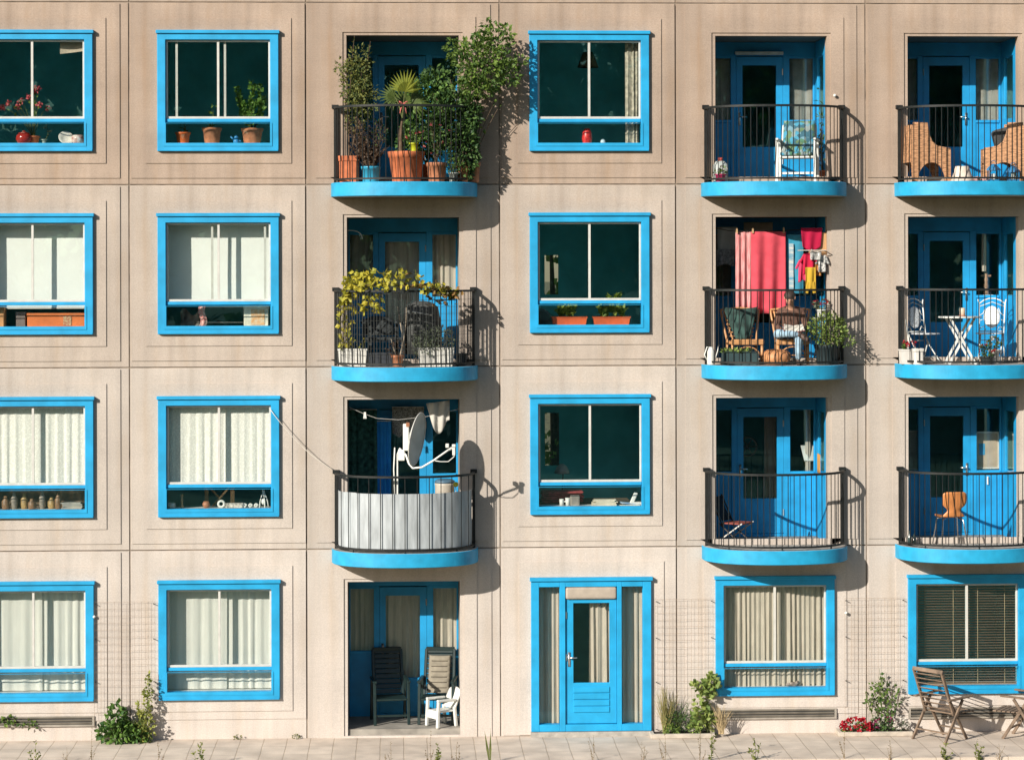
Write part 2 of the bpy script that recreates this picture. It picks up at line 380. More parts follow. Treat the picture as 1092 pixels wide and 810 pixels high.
def room(x0, x1, z0, z1, y0=.2, depth=3.2, hole=None):
    mb = MB(); y1 = y0 + depth
    mb.cur = 0
    mb.add([(x0,y0,z0),(x0,y1,z0),(x0,y1,z1),(x0,y0,z1)], [(0,1,2,3)]); mb.add([(x1,y0,z0),(x1,y1,z0),(x1,y1,z1),(x1,y0,z1)], [(3,2,1,0)])
    mb.add([(x0,y0,z1),(x0,y1,z1),(x1,y1,z1),(x1,y0,z1)], [(0,1,2,3)])
    if hole: mb.loops([((x0,x1,z0,z1), y1), (hole, y1)])
    else: mb.add([(x0,y1,z0),(x1,y1,z0),(x1,y1,z1),(x0,y1,z1)], [(0,1,2,3)])
    mb.cur = 1; mb.add([(x0,y0,z0),(x0,y1,z0),(x1,y1,z0),(x1,y0,z0)], [(3,2,1,0)])
    return mb.build('room', [ROOM, ROOMF], bld)
def shell(x0, x1, z0, z1, h, y):
    """inner face of the wall round a hole: closes the room"""
    mb = MB(); mb.loops([((x0,x1,z0,z1), y), (h, y)]); return mb.build('inner_wall', ROOM, bld)

def window(cx, b, row, stiles=None, mull=0.0, top=2.335):
    """blue framed window: two panes above, one low pane below"""
    x0, x1, z0, z1 = cx-.915, cx+.915, b+.504, b+top
    fr = MB(); ox0, ox1, oz0, oz1 = cx-.79, cx+.79, b+.625, z1-.145
    fr.ring((x0,x1,z0,z1-.05), (ox0,ox1,oz0,oz1), -.085, .06)
    w = bev(fr.build('window', BLUE, bld), .006)
    g_ = MB(); g_.ring((ox0-.028, ox1+.028, oz0-.045, b+.93), (ox0+.004, ox1-.004, oz0+.004, b+.925), -.094, -.07); g_.build('lower_trim', BLUE, w)
    c = MB(); c.box(x0-.018, x1+.018, -.115, .0, z1-.052, z1); bev(c.build('drip_cap', BLUE, w), .006)
    s = MB(); s.box(x0+.01, x1-.01, -.095, -.086, z0+.004, z0+.026); s.build('bottom_bead', BLUE, w)
    t = MB(); t.box(ox0+.001, ox1-.001, -.05, .05, b+.945, b+.995); bev(t.build('transom', BLUE, w), .006)
    u0, u1 = b+.995, oz1
    sa = MB(); sa.ring((ox0+.001, ox1-.001, u0, u1-.001), (ox0+.030, ox1-.030, u0+.036, u1-.030), -.03, .02)
    bev(sa.build('sash', ALU, w), .004)
    m_ = MB(); m_.box(cx+mull-.017, cx+mull+.017, -.028, .018, u0+.037, u1-.031); m_.build('mullion', ALU, w)
    for q in (stiles or []):
        e = MB(); e.box(cx+q-.017, cx+q+.017, .022, .045, u0+.037, u1-.031); e.build('sliding_stile', ALU, w)
    for a, c_ in ((ox0+.028, cx+mull-.016), (cx+mull+.016, ox1-.028)):
        p = MB(); p.box(a, c_, -.004, .002, u0+.034, u1-.028); p.build('upper_pane', GLASS, w)
    p = MB(); p.box(ox0, ox1, .012, .018, oz0, b+.948); p.build('lower_pane', GLASS, w)
    i_ = MB(); i_.box(cx-.88, cx+.88, .062, .40, b+.585, b+.618); i_.build('inner_sill', WHITE, w)
    return w

def pane_frame(mb, o_, i_, y, d=.05): mb.ring(o_, i_, y, y+d)

def loggia(col, row):
    """recess with a blue glazed rear wall: door, two side lights, a side window on the right"""
    xl, xr = OPEN[col]; f = FL[row]; b = Bz[row]; zt = b + 2.268; Y = 1.1
    mb = MB()
    mb.add([(xl,.16,f),(xl,Y+.06,f),(xl,Y+.06,zt),(xl,.16,zt)], [(0,1,2,3)])
    mb.add([(xl,.16,zt),(xl,Y+.06,zt),(xr,Y+.06,zt),(xr,.16,zt)], [(0,1,2,3)])
    mb.cur = 1
    if col == 2: mb.add([(xr,.16,f),(xr,Y+.06,f),(xr,Y+.06,zt),(xr,.16,zt)], [(0,1,2,3)])
    mb.box(xl-.1, xr+.1, .03, Y+.2, f-.14, f)
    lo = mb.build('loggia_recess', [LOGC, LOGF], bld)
    # rear screen: frame members
    w = MB(); y0, y1 = Y, Y+.06
    def bar(a, c_, z0, z1, ya=y0, yb=y1): w.box(xl+a, xl+c_, ya, yb, z0, z1)
    W = xr - xl
    bar(0, W, zt-.21, zt); 
    bar(.0, .02, f, zt-.21); bar(.385, .47, f, zt-.21); bar(1.215, 1.315, f, zt-.21); bar(W-.03, W, f, zt-.21)
    bar(.02, .385, f, b+1.0, y0+.012, y1); bar(1.315, W-.03, f, b+1.0, y0+.012, y1)
    bar(.02, .385, b+1.0, b+1.045, y0-.012, y1); bar(1.315, W-.03, b+1.0, b+1.045, y0-.012, y1)
    bar(.02, .385, b+2.015, zt-.21); bar(1.315, W-.03, b+2.015, zt-.21)
    bar(.47, 1.215, f, f+.045)
    sc_ = bev(w.build('glazed_screen', BLUE_D, bld), .004)
    for a, c_ in ((.02, .385), (1.315, W-.03)):
        p = MB(); p.box(xl+a, xl+c_, Y+.03, Y+.036, b+1.045, b+2.015); p.build('side_light_pane', GLASS, sc_)
    if col != 2:
        # side screen on the right wall
        s = MB()
        s.box(xr+.002, xr+.05, .162, Y-.001, f, b+1.04); s.box(xr+.002, xr+.05, .162, Y-.001, b+2.01, zt-.001)
        s.box(xr+.002, xr+.05, .162, .34, b+1.04, b+2.01); s.box(xr+.002, xr+.05, .90, Y-.001, b+1.04, b+2.01)
        s2 = bev(s.build('side_screen', BLUE_D, bld), .004)
        p = MB(); p.box(xr+.022, xr+.028, .34, .90, b+1.04, b+2.01); p.build('side_pane', GLASS, s2)
    # door
    d = MB(); dx0, dx1, dz0, dz1 = xl+.474, xl+1.211, f+.05, b+2.04
    d.ring((dx0,dx1,dz0,dz1), (xl+.572, xl+1.105, b+.62, b+1.905), Y+.004, Y+.05)
    d.box(xl+.572, xl+1.105, Y+.016, Y+.04, b+.12, b+.62)
    d_ = bev(d.build('door', BLUE_D, bld), .004)
    p = MB(); p.box(xl+.570, xl+1.107, Y+.026, Y+.032, b+.62, b+1.907); p.build('door_pane', GLASS, d_)
    left = col != 5
    hx = xl + (.522 if left else 1.158)
    h = MB(); h.box(hx-.018, hx+.018, Y-.006, Y+.004, b+.96, b+1.16); k = 1 if left else -1
    h.tube([(hx, Y-.004, b+1.09), (hx, Y-.05, b+1.09), (hx+.11*k, Y-.05, b+1.09)], .010, 6); h.build('door_handle', STEEL, d_, True)
    for q in (.4, 1.8):
        h = MB(); hh = xl + (1.206 if left else .479); h.tube([(hh, Y-.005, b+q-.05), (hh, Y-.005, b+q+.05)], .010, 6); h.build('hinge', STEEL, d_)
    room(xl-.35, xr+.55, f-.001, zt+.2, Y+.06, 3.0)
    sh = MB(); sh.loops([((xl-.35, xr+.55, f, zt+.2), Y+.062), ((xl, xr, f, zt), Y+.062)])
    sh.build('inner_wall', ROOM, bld)
    # small dark space seen through the side pane
    q = MB(); q.add([(xr+.5,.16,f),(xr+.5,Y+.05,f),(xr+.5,Y+.05,zt),(xr+.5,.16,zt)], [(0,1,2,3)]); q.build('side_room_wall', ROOM, bld)
    return lo

def half_plan(a, bb, n=40, e=2.25, y0=0.0):
    pts = []
    for i in range(n+1):
        t = pi * i / n; c, s = cos(t), sin(t)
        pts.append((-a * (abs(c) ** (2/e)) * (1 if c > 0 else -1), y0 - bb * abs(s) ** (2/e)))
    return pts
def plan_by_length(pts, n):
    d = [0]
    for p, q in zip(pts, pts[1:]): d.append(d[-1] + math.hypot(q[0]-p[0], q[1]-p[1]))
    out = []; j = 0
    for i in range(n+1):
        s = d[-1] * i / n
        while j < len(d)-2 and d[j+1] < s: j += 1
        k = (s - d[j]) / max(1e-9, d[j+1]-d[j]); out.append((pts[j][0] + (pts[j+1][0]-pts[j][0])*k, pts[j][1] + (pts[j+1][1]-pts[j][1])*k))
    return out
def balcony(col, row, nbars=31, mesh=False, bars_r=.0068):
    cx = BCX[col]; f = FL[row]; zb = Bz[row] - .197
    pl = plan_by_length(half_plan(1.11, .85, 200, 2.25, -.03), 60); pl = [(-1.11, .03)] + pl + [(1.11, .03)]
    n = len(pl); m = MB(); m.cur = 0
    def ringv(k, z, off=0): return [(cx + x*k, y*k if y < 0 else y, z) for x, y in pl]
    top0, top1 = ringv(1, f-.012), ringv(.992, f-.002)
    bot0, bot1 = ringv(1, zb+.01), ringv(.985, zb)
    vs = top1 + top0 + bot0 + bot1
    fs = []
    for r in range(3):
        for i in range(n-1): fs.append((r*n+i, (r+1)*n+i, (r+1)*n+i+1, r*n+i+1))
    m.add(vs, fs)
    m.cur = 1; m.add(top1, [tuple(range(n))]); m.cur = 1; m.add(bot1, [tuple(range(n))[::-1]])
    s = m.build('balcony_slab', [FASCIA, SLABC], bld)
    rp = plan_by_length(half_plan(1.045, .775, 200, 2.2, -.07), nbars+1)
    b_ = MB()
    for i, (x, y) in enumerate(rp):
        if 0 < i < len(rp)-1: b_.tube([(cx+x, y, f+.045), (cx+x, y, f+1.12)], bars_r, 5)
    rl = b_.build('railing', IRON, bld)
    hp = plan_by_length(half_plan(1.045, .775, 200, 2.2, -.07), 48)
    def sweep(name, z0, z1, hw):
        q = MB(); vs = []
        for i, (x, y) in enumerate(hp):
            a = hp[max(i-1,0)]; c_ = hp[min(i+1,len(hp)-1)]; t = Vector((c_[0]-a[0], c_[1]-a[1])).normalized(); nn = Vector((-t.y, t.x))
            for sgn, z in ((1,z0),(-1,z0),(-1,z1),(1,z1)): vs.append((cx+x+nn.x*hw*sgn, y+nn.y*hw*sgn, z))
        fs = [(i*4+k, i*4+(k+1)%4, i*4+4+(k+1)%4, i*4+4+k) for i in range(len(hp)-1) for k in range(4)]
        q.add(vs, fs); return q.build(name, IRON, rl)
    sweep('handrail', f+1.118, f+1.15, .021); sweep('bottom_rail', f+.033, f+.06, .016)
    for sx in (-1, 1):
        p = MB(); p.box(cx+sx*1.045-.021, cx+sx*1.045+.021, -.092, -.05, f-.002, f+1.14); p.box(cx+sx*1.045-.05, cx+sx*1.045+.05, -.11, -.029, f+1.13, f+1.185); p.build('end_post', IRON, rl)
    for t in (.22, .5, .78):
        x, y = plan_by_length(hp, 100)[int(t*100)]
        p = MB(); p.tube([(cx+x, y, f-.003), (cx+x, y, f+.04)], .012, 6); p.build('foot', IRON, rl)
    if mesh:
        q = MB(); fine = plan_by_length(half_plan(1.03, .76, 200, 2.2, -.07), 40)
        for i in range(1, 10): q.tube([(cx+x, y, f+.07+i*.104) for x, y in fine], .0026, 3, False)
        fine2 = plan_by_length(half_plan(1.03, .76, 200, 2.2, -.07), 62)
        for x, y in fine2[1:-1]: q.tube([(cx+x, y, f+.06), (cx+x, y, f+1.12)], .0026, 3, False)
        q.build('wire_mesh', mat('galvanised_wire', (.10, .105, .10), .5, .1, 10, metal=.4), rl)
    return s

def sealing():
    mb = MB()
    for i, x in enumerate(JX[1:-1]): mb.box(x-.03, x+.03, .012, .045, -.1, 13.9)
    for z in Bz[:3] + [11.169]: mb.box(-9.79, 12.89, .014, .046, z-.03, z+.03)
    return mb.build('joint_seal', JOINT, bld)
sealing()

for row in range(4):
    b = Bz[row]
    for col in (0, 1, 3):
        cx = WCX[col]
        if row == 3 and col == 3: continue
        h = (cx-.895, cx+.895, b+.524, b+2.315)
        panel(col, row, h)
        st = {(1,0): [-.63, .10], (1,1): [-.10, .70]}.get((col,row))
        window(cx, b, row, st, top=2.335 if row < 3 else 2.318)
        hole = {(3,1): (X(581,3.405), X(595.5,3.405), at(588,314,3.405)[1], at(588,272,3.405)[1]), (3,2): (X(581,3.405), X(596,3.405), at(588,496,3.405)[1], at(588,440,3.405)[1])}.get((col,row))
        rx0, rx1 = JX[col]+.12, JX[col+1]-.12
        room(rx0, rx1, b+.02, b+2.62, .205, 3.2, hole); shell(rx0, rx1, b+.02, b+2.62, h, .206)
for col in (4, 5):
    b = Bz[3]; cx = {4: 5.663, 5: 8.628}[col]
    h = (cx-.895, cx+.895, b+.50, b+2.295); panel(col, 3, h); window(cx, b-.018, 3, top=2.335)
    room(JX[col]+.12, JX[col+1]-.12, b+.02, b+2.62, .205, 3.2); shell(JX[col]+.12, JX[col+1]-.12, b+.02, b+2.62, h, .206)
for col in (2, 4, 5):
    for row in range(4 if col == 2 else 3):
        xl, xr = OPEN[col]; b = Bz[row]
        z0 = FL[row] if row < 3 else .03
        panel(col, row, (xl, xr, z0, b+2.268), rim=True); loggia(col, row)
        if row < 3: balcony(col, row, mesh=(col, row) == (2, 1), nbars=31 if (col, row) != (2, 2) else 15)
JX2 = JX[:]
for col in range(6):      # parapet band above the top storey
    x0, x1 = JX[col], JX[col+1]; mb = MB()
    mb.loops([((x0+.007, x1-.007, 11.176, 13.9), .05), ((x0+.007, x1-.007, 11.176, 13.9), 0), ((x0+.035, x1-.135, 11.27, 13.8), 0), ((x0+.035, x1-.135, 11.27, 13.8), -.014)])
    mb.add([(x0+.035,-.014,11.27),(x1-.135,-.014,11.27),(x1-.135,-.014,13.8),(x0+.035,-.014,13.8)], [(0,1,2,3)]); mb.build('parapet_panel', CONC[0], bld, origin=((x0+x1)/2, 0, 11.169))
for row in range(4):      # blank panels beyond the part the photo shows
    b = Bz[row]; t = Bz[row-1] if row else 11.169
    for x0, x1 in ((-9.8, JX[0]), (JX[6], 12.9)):
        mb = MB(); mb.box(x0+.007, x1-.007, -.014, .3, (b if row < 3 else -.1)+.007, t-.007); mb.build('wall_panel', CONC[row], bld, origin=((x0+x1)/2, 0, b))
mb = MB(); mb.box(-9.8, 12.9, 4.6, 4.7, 11.2, 13.9); mb.box(-9.8, 12.9, .06, 4.6, 13.7, 13.85); mb.build('roof', JOINT, bld)
mb = MB()
for x in (-9.8, 12.8): mb.box(x, x+.1, .31, 4.6, 0, 13.6)
mb.build('gable_wall', CONC[2], bld)

# garden door unit, ground storey of the fourth bay
def garden_door():
    b = Bz[3]; x0, x1 = X(565.5), X(693.5); z1 = b + 2.318; z0 = .075
    h = (x0+.02, x1-.02, z0+.01, z1-.02); mb = MB(); px0, px1 = JX[3], JX[4]
    mb.loops([((px0+.007, px1-.007, -.12, 2.861), .05), ((px0+.007, px1-.007, -.12, 2.861), 0), ((px0+.035, px1-.012, .01, 2.84), 0), ((px0+.035, px1-.012, .01, 2.84), -.014),
              ((x0-.18, x1+.2, .02, 2.65), -.014), ((x0-.18, x1+.2, .02, 2.65), -.028), (h, -.028), (h, .2)])
    mb.build('wall_panel', CONC[3], bld, origin=((px0+px1)/2, 0, b))
    room(px0+.12, px1-.12, .02, b+2.62, .205, 3.2); shell(px0+.12, px1-.12, .02, b+2.62, h, .206)
    a0, a1 = X(574), X(596); d0, d1 = X(602), X(657); c0, c1 = X(662), X(684.5)
    y0, y1 = -.085, .06
    fr = MB(); fr.box(x0, a0, y0, y1, z0, z1-.05); fr.box(a1, d0, y0, y1, z0, z1-.05); fr.box(d1, c0, y0, y1, z0, z1-.05); fr.box(c1, x1, y0, y1, z0, z1-.05)
    for p, q in ((a0,a1),(d0,d1),(c0,c1)): fr.box(p, q, y0+.002, y1, z1-.145, z1-.05); fr.box(p, q, y0+.002, y1, z0, z0+.105)
    s = bev(fr.build('glazed_door_unit', BLUE, bld), .005)
    mb = MB(); mb.box(x0-.018, x1+.018, -.115, 0, z1-.052, z1); mb.build('drip_cap', BLUE, s)
    for p, q in ((a0,a1),(c0,c1)):
        mb = MB(); mb.box(p, q, .01, .016, z0+.105, z1-.145); mb.build('side_pane', GLASS, s)
    zt = z1-.145
    mb = MB(); mb.box(d0+.004, d1-.004, -.10, .02, zt-.19, zt-.004); 
    v = bev(mb.build('ventilation_box', mat('vent_beige', (.37, .315, .26), .6, .08, 8), s), .035, 3)
    dz1 = zt-.19; g0, g1 = X(610.5), X(649); gz0, gz1 = at(630, 727)[1], at(630, 642)[1]
    d = MB(); d.ring((d0+.006, d1-.006, z0+.112, dz1-.006), (g0,g1,gz0,gz1), -.05, 0.0)
    dd = bev(d.build('door', BLUE, bld), .005)
    mb = MB(); mb.box(g0, g1, -.02, -.014, gz0, gz1); mb.build('door_pane', GLASS, dd)
    zz = gz0 - .06
    while zz - .10 > z0 + .2:
        mb = MB(); mb.box(g0+.0, g1, -.066, -.048, zz-.088, zz); bev(mb.build('door_board', BLUE, dd), .006); zz -= .10
    hx = X(606); hz = at(606, 700)[1]
    mb = MB(); mb.box(hx-.02, hx+.02, -.058, -.048, hz-.14, hz+.08); mb.tube([(hx,-.055,hz),(hx,-.10,hz),(hx+.12,-.10,hz)], .012, 6); mb.build('door_handle', STEEL, dd, True)
    for q in (655, 700):
        mb = MB(); zq = at(604, q)[1]; mb.tube([(d0+.012, -.06, zq-.05), (d0+.012, -.06, zq+.05)], .012, 6); mb.build('hinge', STEEL, dd)
    mb = MB(); mb.box(x0-.01, x1+.01, -.12, .02, .0, z0-.004); mb.build('threshold', mat('threshold_stone', (.33, .31, .28), .9, .2, 8), bld)
    mb = MB(); mb.ball((X(638.5), -.04, at(638, 644)[1]), .022, 8, 6); mb.build('door_knob', IRON, dd)
    return a0, a1, d0, d1, c0, c1, z0, z1, g0, g1
GD = garden_door()

def vent(x0, x1, z0, z1):
    v = MB(); v.ring((x0,x1,z0,z1), (x0+.03,x1-.03,z0+.025,z1-.02), -.036, -.0145)
    o = v.build('vent_grille', mat('vent_zinc', (.30, .27, .23), .6, .15, 6), bld)
    s = MB(); n = 3
    for i in range(n):
        z = z0+.045 + (z1-z0-.07)*i/(n-1); s.cbox(((x0+x1)/2, -.024, z), (x1-x0-.06, .006, .045), (.7, 0, 0))
    s.build('louvre', mat('vent_louvre', (.22, .20, .17), .6, .15, 6), o)
    k = MB(); k.box(x0+.03, x1-.03, -.0150, -.0145, z0+.025, z1-.02); k.build('vent_backing', IRON, o)
vent(X(-30), X(100), at(50, 774)[1], at(50, 763)[1]); vent(X(764), X(891), at(820, 766)[1], at(820, 755)[1]); vent(X(968), X(1100), at(1030, 765)[1], at(1030, 753)[1])
# stone step in front of the ground recess
mb = MB(); mb.box(OPEN[2][0]-.0, OPEN[2][1]+.0, -.02, .012, -.05, .028); mb.build('threshold', MATS['threshold_stone'], bld)

# ------------------------------------------------------------------ builders for the things
def plastic(name, rgb, rough=.45): return mat(name, rgb, rough, .08, 8)
def cloth_mat(name, rgb, var=.08, stretch=None): return mat(name, rgb, .95, var, 7, stretch=stretch, trans=.12, spec=.1, bump=.15, bscale=90)

def curtain(label, x0, x1, z0, z1, y, m, folds=8, amp=.03, cat='curtain', name='curtain', group=None, hem=0.0, pinch=0.0, seed=1):
    rnd = random.Random(seed); ph = [rnd.uniform(0, 6) for _ in range(4)]
    t = thing(name, label, cat, ((x0+x1)/2, y, z0), 0, group); w = x1-x0; h = z1-z0; mb = MB()
    def fn(a, b):
        s = a*folds*2*pi + sin(a*7+ph[0])*.9
        k = amp*(.55+.45*(1-b)) * (.7+.3*sin(a*11+ph[1]))
        xx = (a-.5)*w + sin(s*.5+ph[2])*.008*(1-b)
        if pinch: xx *= 1 - pinch*sin(pi*b)*.5
        return (xx, sin(s)*k + sin(s*2.3+ph[3])*k*.25, b*h + hem*sin(s+1)*(1-b))
    mb.grid(fn, folds*12, 8); mb.build('cloth', m, t, True)
    r = MB(); r.tube([(-w/2, .0, h+.004), (w/2, .0, h+.004)], .008, 6); r.build('curtain_rail', ALU, t)
    return t
def roller_blind(label, x0, x1, z0, z1, y, m):
    t = thing('roller_blind', label, 'blind', ((x0+x1)/2, y, z0)); w = x1-x0; h = z1-z0
    mb = MB(); mb.grid(lambda a, b: ((a-.5)*w, .004*sin(b*5)*sin(a*9), b*h), 12, 8); mb.build('fabric', m, t, True)
    r = MB(); r.tube([(-w/2, .02, h), (w/2, .02, h)], .022, 8); r.build('roller', ALU, t)
    r = MB(); r.box(-w/2, w/2, -.006, .006, -.012, .012); r.build('bottom_bar', ALU, t); return t
def pot(t, r0, r1, h, m, c=(0,0,0), rim=.018, name='pot', sq=0.0, soil=True):
    p = MB(); p.lathe([(r0*.98, 0), (r0, .01), (r1-.012, h*.80), (r1, h*.80+.004), (r1+rim*.4, h-.012), (r1+rim*.4, h), (r1-.02, h), (r1-.03, h-.03)], c, 20, sq)
    p.build(name, m, t, not sq)
    if soil: s = MB(); s.lathe([(r1-.035, h-.045), (r1-.03, h-.024)], c, 14, sq); s.build('soil', SOIL, t)
def stems(t, lst, m=STEM, r=.008, name='stem'):
    mb = MB()
    for pts in lst:
        n = len(pts); mb.tube(pts, [r*(1-.7*i/(n-1)) for i in range(n)], 5)
    return mb.build(name, m, t, True)
def small_plant(label, cat, loc, potm, r0, r1, h, leafm_, n=120, size=(.2,.2,.25), l=.06, w=.03, flowers=None, nf=0, fl=.03, name='potted_plant', group=None, lift=0.0, nst=5, sq=0.0, rz=0):
    t = thing(name, label, cat, loc, rz, group); pot(t, r0, r1, h, potm, sq=sq)
    top = h + lift; st = []
    for _ in range(nst):
        a = R(0, 2*pi); q = R(.2, .8); st.append(curve((0,0,h-.03), (cos(a)*size[0]*q, sin(a)*size[1]*q, top + size[2]*R(.5, 1.6)), (cos(a)*.03, sin(a)*.03, 0), 5))
    stems(t, st)
    mb = MB(); clump(mb, (0,0,top+size[2]*.9), size, n, l, w)
    for s_ in st: sprig(mb, s_, 5, l, w)
    mb.build('foliage', leafm_, t)
    if flowers:
        f = MB()
        for _ in range(nf):
            d = rdir(-.2, 1); p = Vector((d.x*size[0], d.y*size[1], top+size[2]*.9+d.z*size[2]))
            for k in range(6): f.leaf(p, (d + rdir(-1,1)*.9), rdir(), fl, fl*.8)
        f.build('blossom', flowers, t)
    return t
def trough(label, loc, w, d, h, m, leafm_, n=120, lh=.12, l=.06, lw=.035, name='planter_box', cat='planter', flowers=None, nf=0):
    t = thing(name, label, cat, loc); p = MB()
    tp = .92
    p.add([(-w/2*tp,-d/2*tp,0),(w/2*tp,-d/2*tp,0),(w/2*tp,d/2*tp,0),(-w/2*tp,d/2*tp,0),(-w/2,-d/2,h),(w/2,-d/2,h),(w/2,d/2,h),(-w/2,d/2,h)], [(0,3,2,1),(0,1,5,4),(1,2,6,5),(2,3,7,6),(3,0,4,7)])
    p.ring_ = None
    p.box(-w/2-.008, w/2+.008, -d/2-.008, -d/2+.010, h-.02, h+.004); p.box(-w/2-.008, w/2+.008, d/2-.010, d/2+.008, h-.02, h+.004)
    p.box(-w/2-.008, -w/2+.010, -d/2+.011, d/2-.011, h-.02, h+.004); p.box(w/2-.010, w/2+.008, -d/2+.011, d/2-.011, h-.02, h+.004)
    p.build('trough', m, t)
    s = MB(); s.box(-w/2+.011, w/2-.011, -d/2+.011, d/2-.011, h-.05, h-.022); s.build('soil', SOIL, t)
    if n:
        mb = MB(); st = []
        for i in range(max(4, int(w*14))):
            x = R(-w*.45, w*.45); hh = lh*R(.5, 1.5); s_ = curve((x, R(-d*.2,d*.2), h-.03), (x+R(-.06,.06), R(-d*.5,d*.3), h+hh), (0,0,0), 4); st.append(s_); sprig(mb, s_[1:], max(2, int(n/(w*14))), l, lw)
        stems(t, st, r=.005); mb.build('foliage', leafm_, t)
    if flowers:
        f = MB()
        for _ in range(nf):
            p = Vector((R(-w*.45, w*.45), R(-d*.5, d*.3), h+lh*R(.4,1.4)))
            for k in range(6): f.leaf(p, rdir(-.5,1), rdir(), .035, .03)
        f.build('blossom', flowers, t)
    return t

# ------------------------------------------------------------------ window contents
def sill(u, row, col, y=.2): 
    b = Bz[row] if not (row == 3 and col > 3) else Bz[3]-.018
    return X(u, y, 150 + 194*row), y, b + .618
def wx(col): return WCX[col]-.82, WCX[col]+.82
# -- first bay, top storey: flowers, bowl, white things
x, y, z = sill(36, 0, 0, .24)
t = thing('potted_geranium', 'leggy geranium with pink flowers behind the glass of the top left window', 'plant', (x, y, z)); pot(t, .07, .095, .13, TERRA)
st = []; fm = MB(); lf = MB()
for u, v in ((2,115),(8,110),(18,113),(22,108),(37,97),(40,94),(42,112),(50,116),(31,103)):
    px, pz = at(u, v, .24); s_ = curve((0,0,.1), (px-x, R(-.05,.05), pz-z), (0,0,.1), 6); st.append(s_); sprig(lf, s_[2:], 5, .06, .05)
    for k in range(26): fm.leaf(s_[-1] + rdir(-1,1)*.03, rdir(-1,1), rdir(), .045, .04)
stems(t, st, r=.006); lf.build('foliage', LEAF_MD, t); fm.build('blossom', PET_PINK, t)
x, y, z = sill(27, 0, 0, .17); t = thing('red_bowl', 'round glossy dark red jar on the sill of the top left window', 'bowl', (x-.02, y, z))
mb = MB(); mb.lathe([(.05,0),(.10,.03),(.125,.08),(.115,.135),(.085,.165),(.075,.16)], n=20); mb.build('body', plastic('red_glaze', (.30,.025,.02), .15), t, True)
mb = MB(); mb.lathe([(.085,.166),(.09,.175),(.03,.19),(.02,.21),(.001,.215)], n=16); mb.build('lid', MATS['red_glaze'], t, True)
x, y, z = sill(47, 0, 0, .2); t = thing('leafy_cutting', 'thin pale plant cutting in a small glass behind the top left window', 'plant', (x, y, z)); pot(t, .03, .04, .08, plastic('pale_glass', (.25,.33,.30), .1)); s_ = curve((0,0,.05), (.02,0,.30), (.05,0,0)); stems(t, [s_], r=.005); mb = MB(); sprig(mb, s_[3:], 9, .08, .035); mb.build('foliage', LEAF_GY, t)
x, y, z = sill(70, 0, 0, .18); t = thing('porcelain_dish', 'white tilted porcelain dish on the sill of the top left window', 'dish', (x, y, z+.075))
mb = MB(); M = Matrix.Rotation(1.0, 4, 'X') @ Matrix.Rotation(.3, 4, 'Y'); o_ = MB(); o_.lathe([(.03,0),(.07,.012),(.12,.05),(.115,.054),(.06,.02),(.02,.015)], n=20); o_.v = [tuple(M @ Vector(p)) for p in o_.v]; o_.build('dish', plastic('porcelain', (.68,.65,.58), .2), t, True)
x, y, z = sill(83, 0, 0, .18); t = thing('patterned_cup', 'white round pot with dark red pattern at the right end of the top left sill', 'pot', (x, y, z))
mb = MB(); mb.lathe([(.05,0),(.085,.02),(.10,.08),(.09,.13),(.07,.145),(.06,.14)], n=18); mb.build('body', mat('red_white_glaze', (.70,.66,.60), .25, .1, 14, rgb2=(.28,.05,.04)), t, True)
px, pz = at(76, 50, .12); t = thing('paper_sheet', 'beige sheet hanging in the upper right corner of the top left window', 'paper', (px, .12, pz)); mb = MB()
mb.sheet(lambda a, b: (-.17+.41*a, .02*sin(a*4), -.06-.05*(1-a)*(b<.5)+.14*b), 8, 4, .004); mb.build('sheet', mat('buff_paper', (.42,.36,.28), .9), t)

# -- second bay, top storey: three pots
x, y, z = sill(195, 0, 1, .2); small_plant('small bright orange plastic pot, leftmost of the three on the second top floor sill', 'plant pot', (x, y, z), mat('orange_plastic', (.60,.13,.03), .5), .088, .115, .185, LEAF_DK, 14, (.05,.05,.08), .05, .02)
x, y, z = sill(226, 0, 1, .22); t = small_plant('terracotta pot with thin shoots, middle of three on the second top floor sill', 'plant pot', (x, y, z), TERRA2, .11, .145, .255, LEAF_MD, 10, (.06,.06,.25), .08, .03, nst=3)
x, y, z = sill(269, 0, 1, .25); t = thing('potted_bush', 'tall bushy green houseplant in a terracotta pot behind the second top floor window', 'plant', (x, y, z)); pot(t, .125, .165, .25, TERRA2)
mb = MB(); st = []
for i in range(9):
    a = R(0, 2*pi); s_ = curve((0,0,.2), (R(-.22,.16), R(-.1,.1), R(.6,.98)), (cos(a)*.06, 0, 0), 6); st.append(s_); sprig(mb, s_[1:], 44, .085, .06)
mb2 = MB(); 
for i in range(26):
    a = R(0, 2*pi); mb2.leaf((.13,0,R(.5,.6)), (cos(a), sin(a)*.5, R(.2,1.2)), (0,0,1), R(.2,.34), .014)
stems(t, st); mb.build('foliage', leafm('fresh_leaf', (.16,.30,.05), (.05,.13,.03)), t); mb2.build('blade_foliage', LEAF_MD, t)
x, y, z = sill(252, 0, 1, .3); t = thing('blue_figure', 'small bright blue toy beside the bushy houseplant', 'toy', (x, y, z)); mb = MB(); mb.ball((0,0,.05), (.05,.04,.05)); mb.ball((0,0,.115), .035); mb.tube([(-.03,0,.07),(-.09,0,.13)], .014, 6); mb.tube([(.03,0,.07),(.08,0,.05)], .014, 6); mb.build('body', plastic('toy_blue', (.02,.22,.5)), t, True)

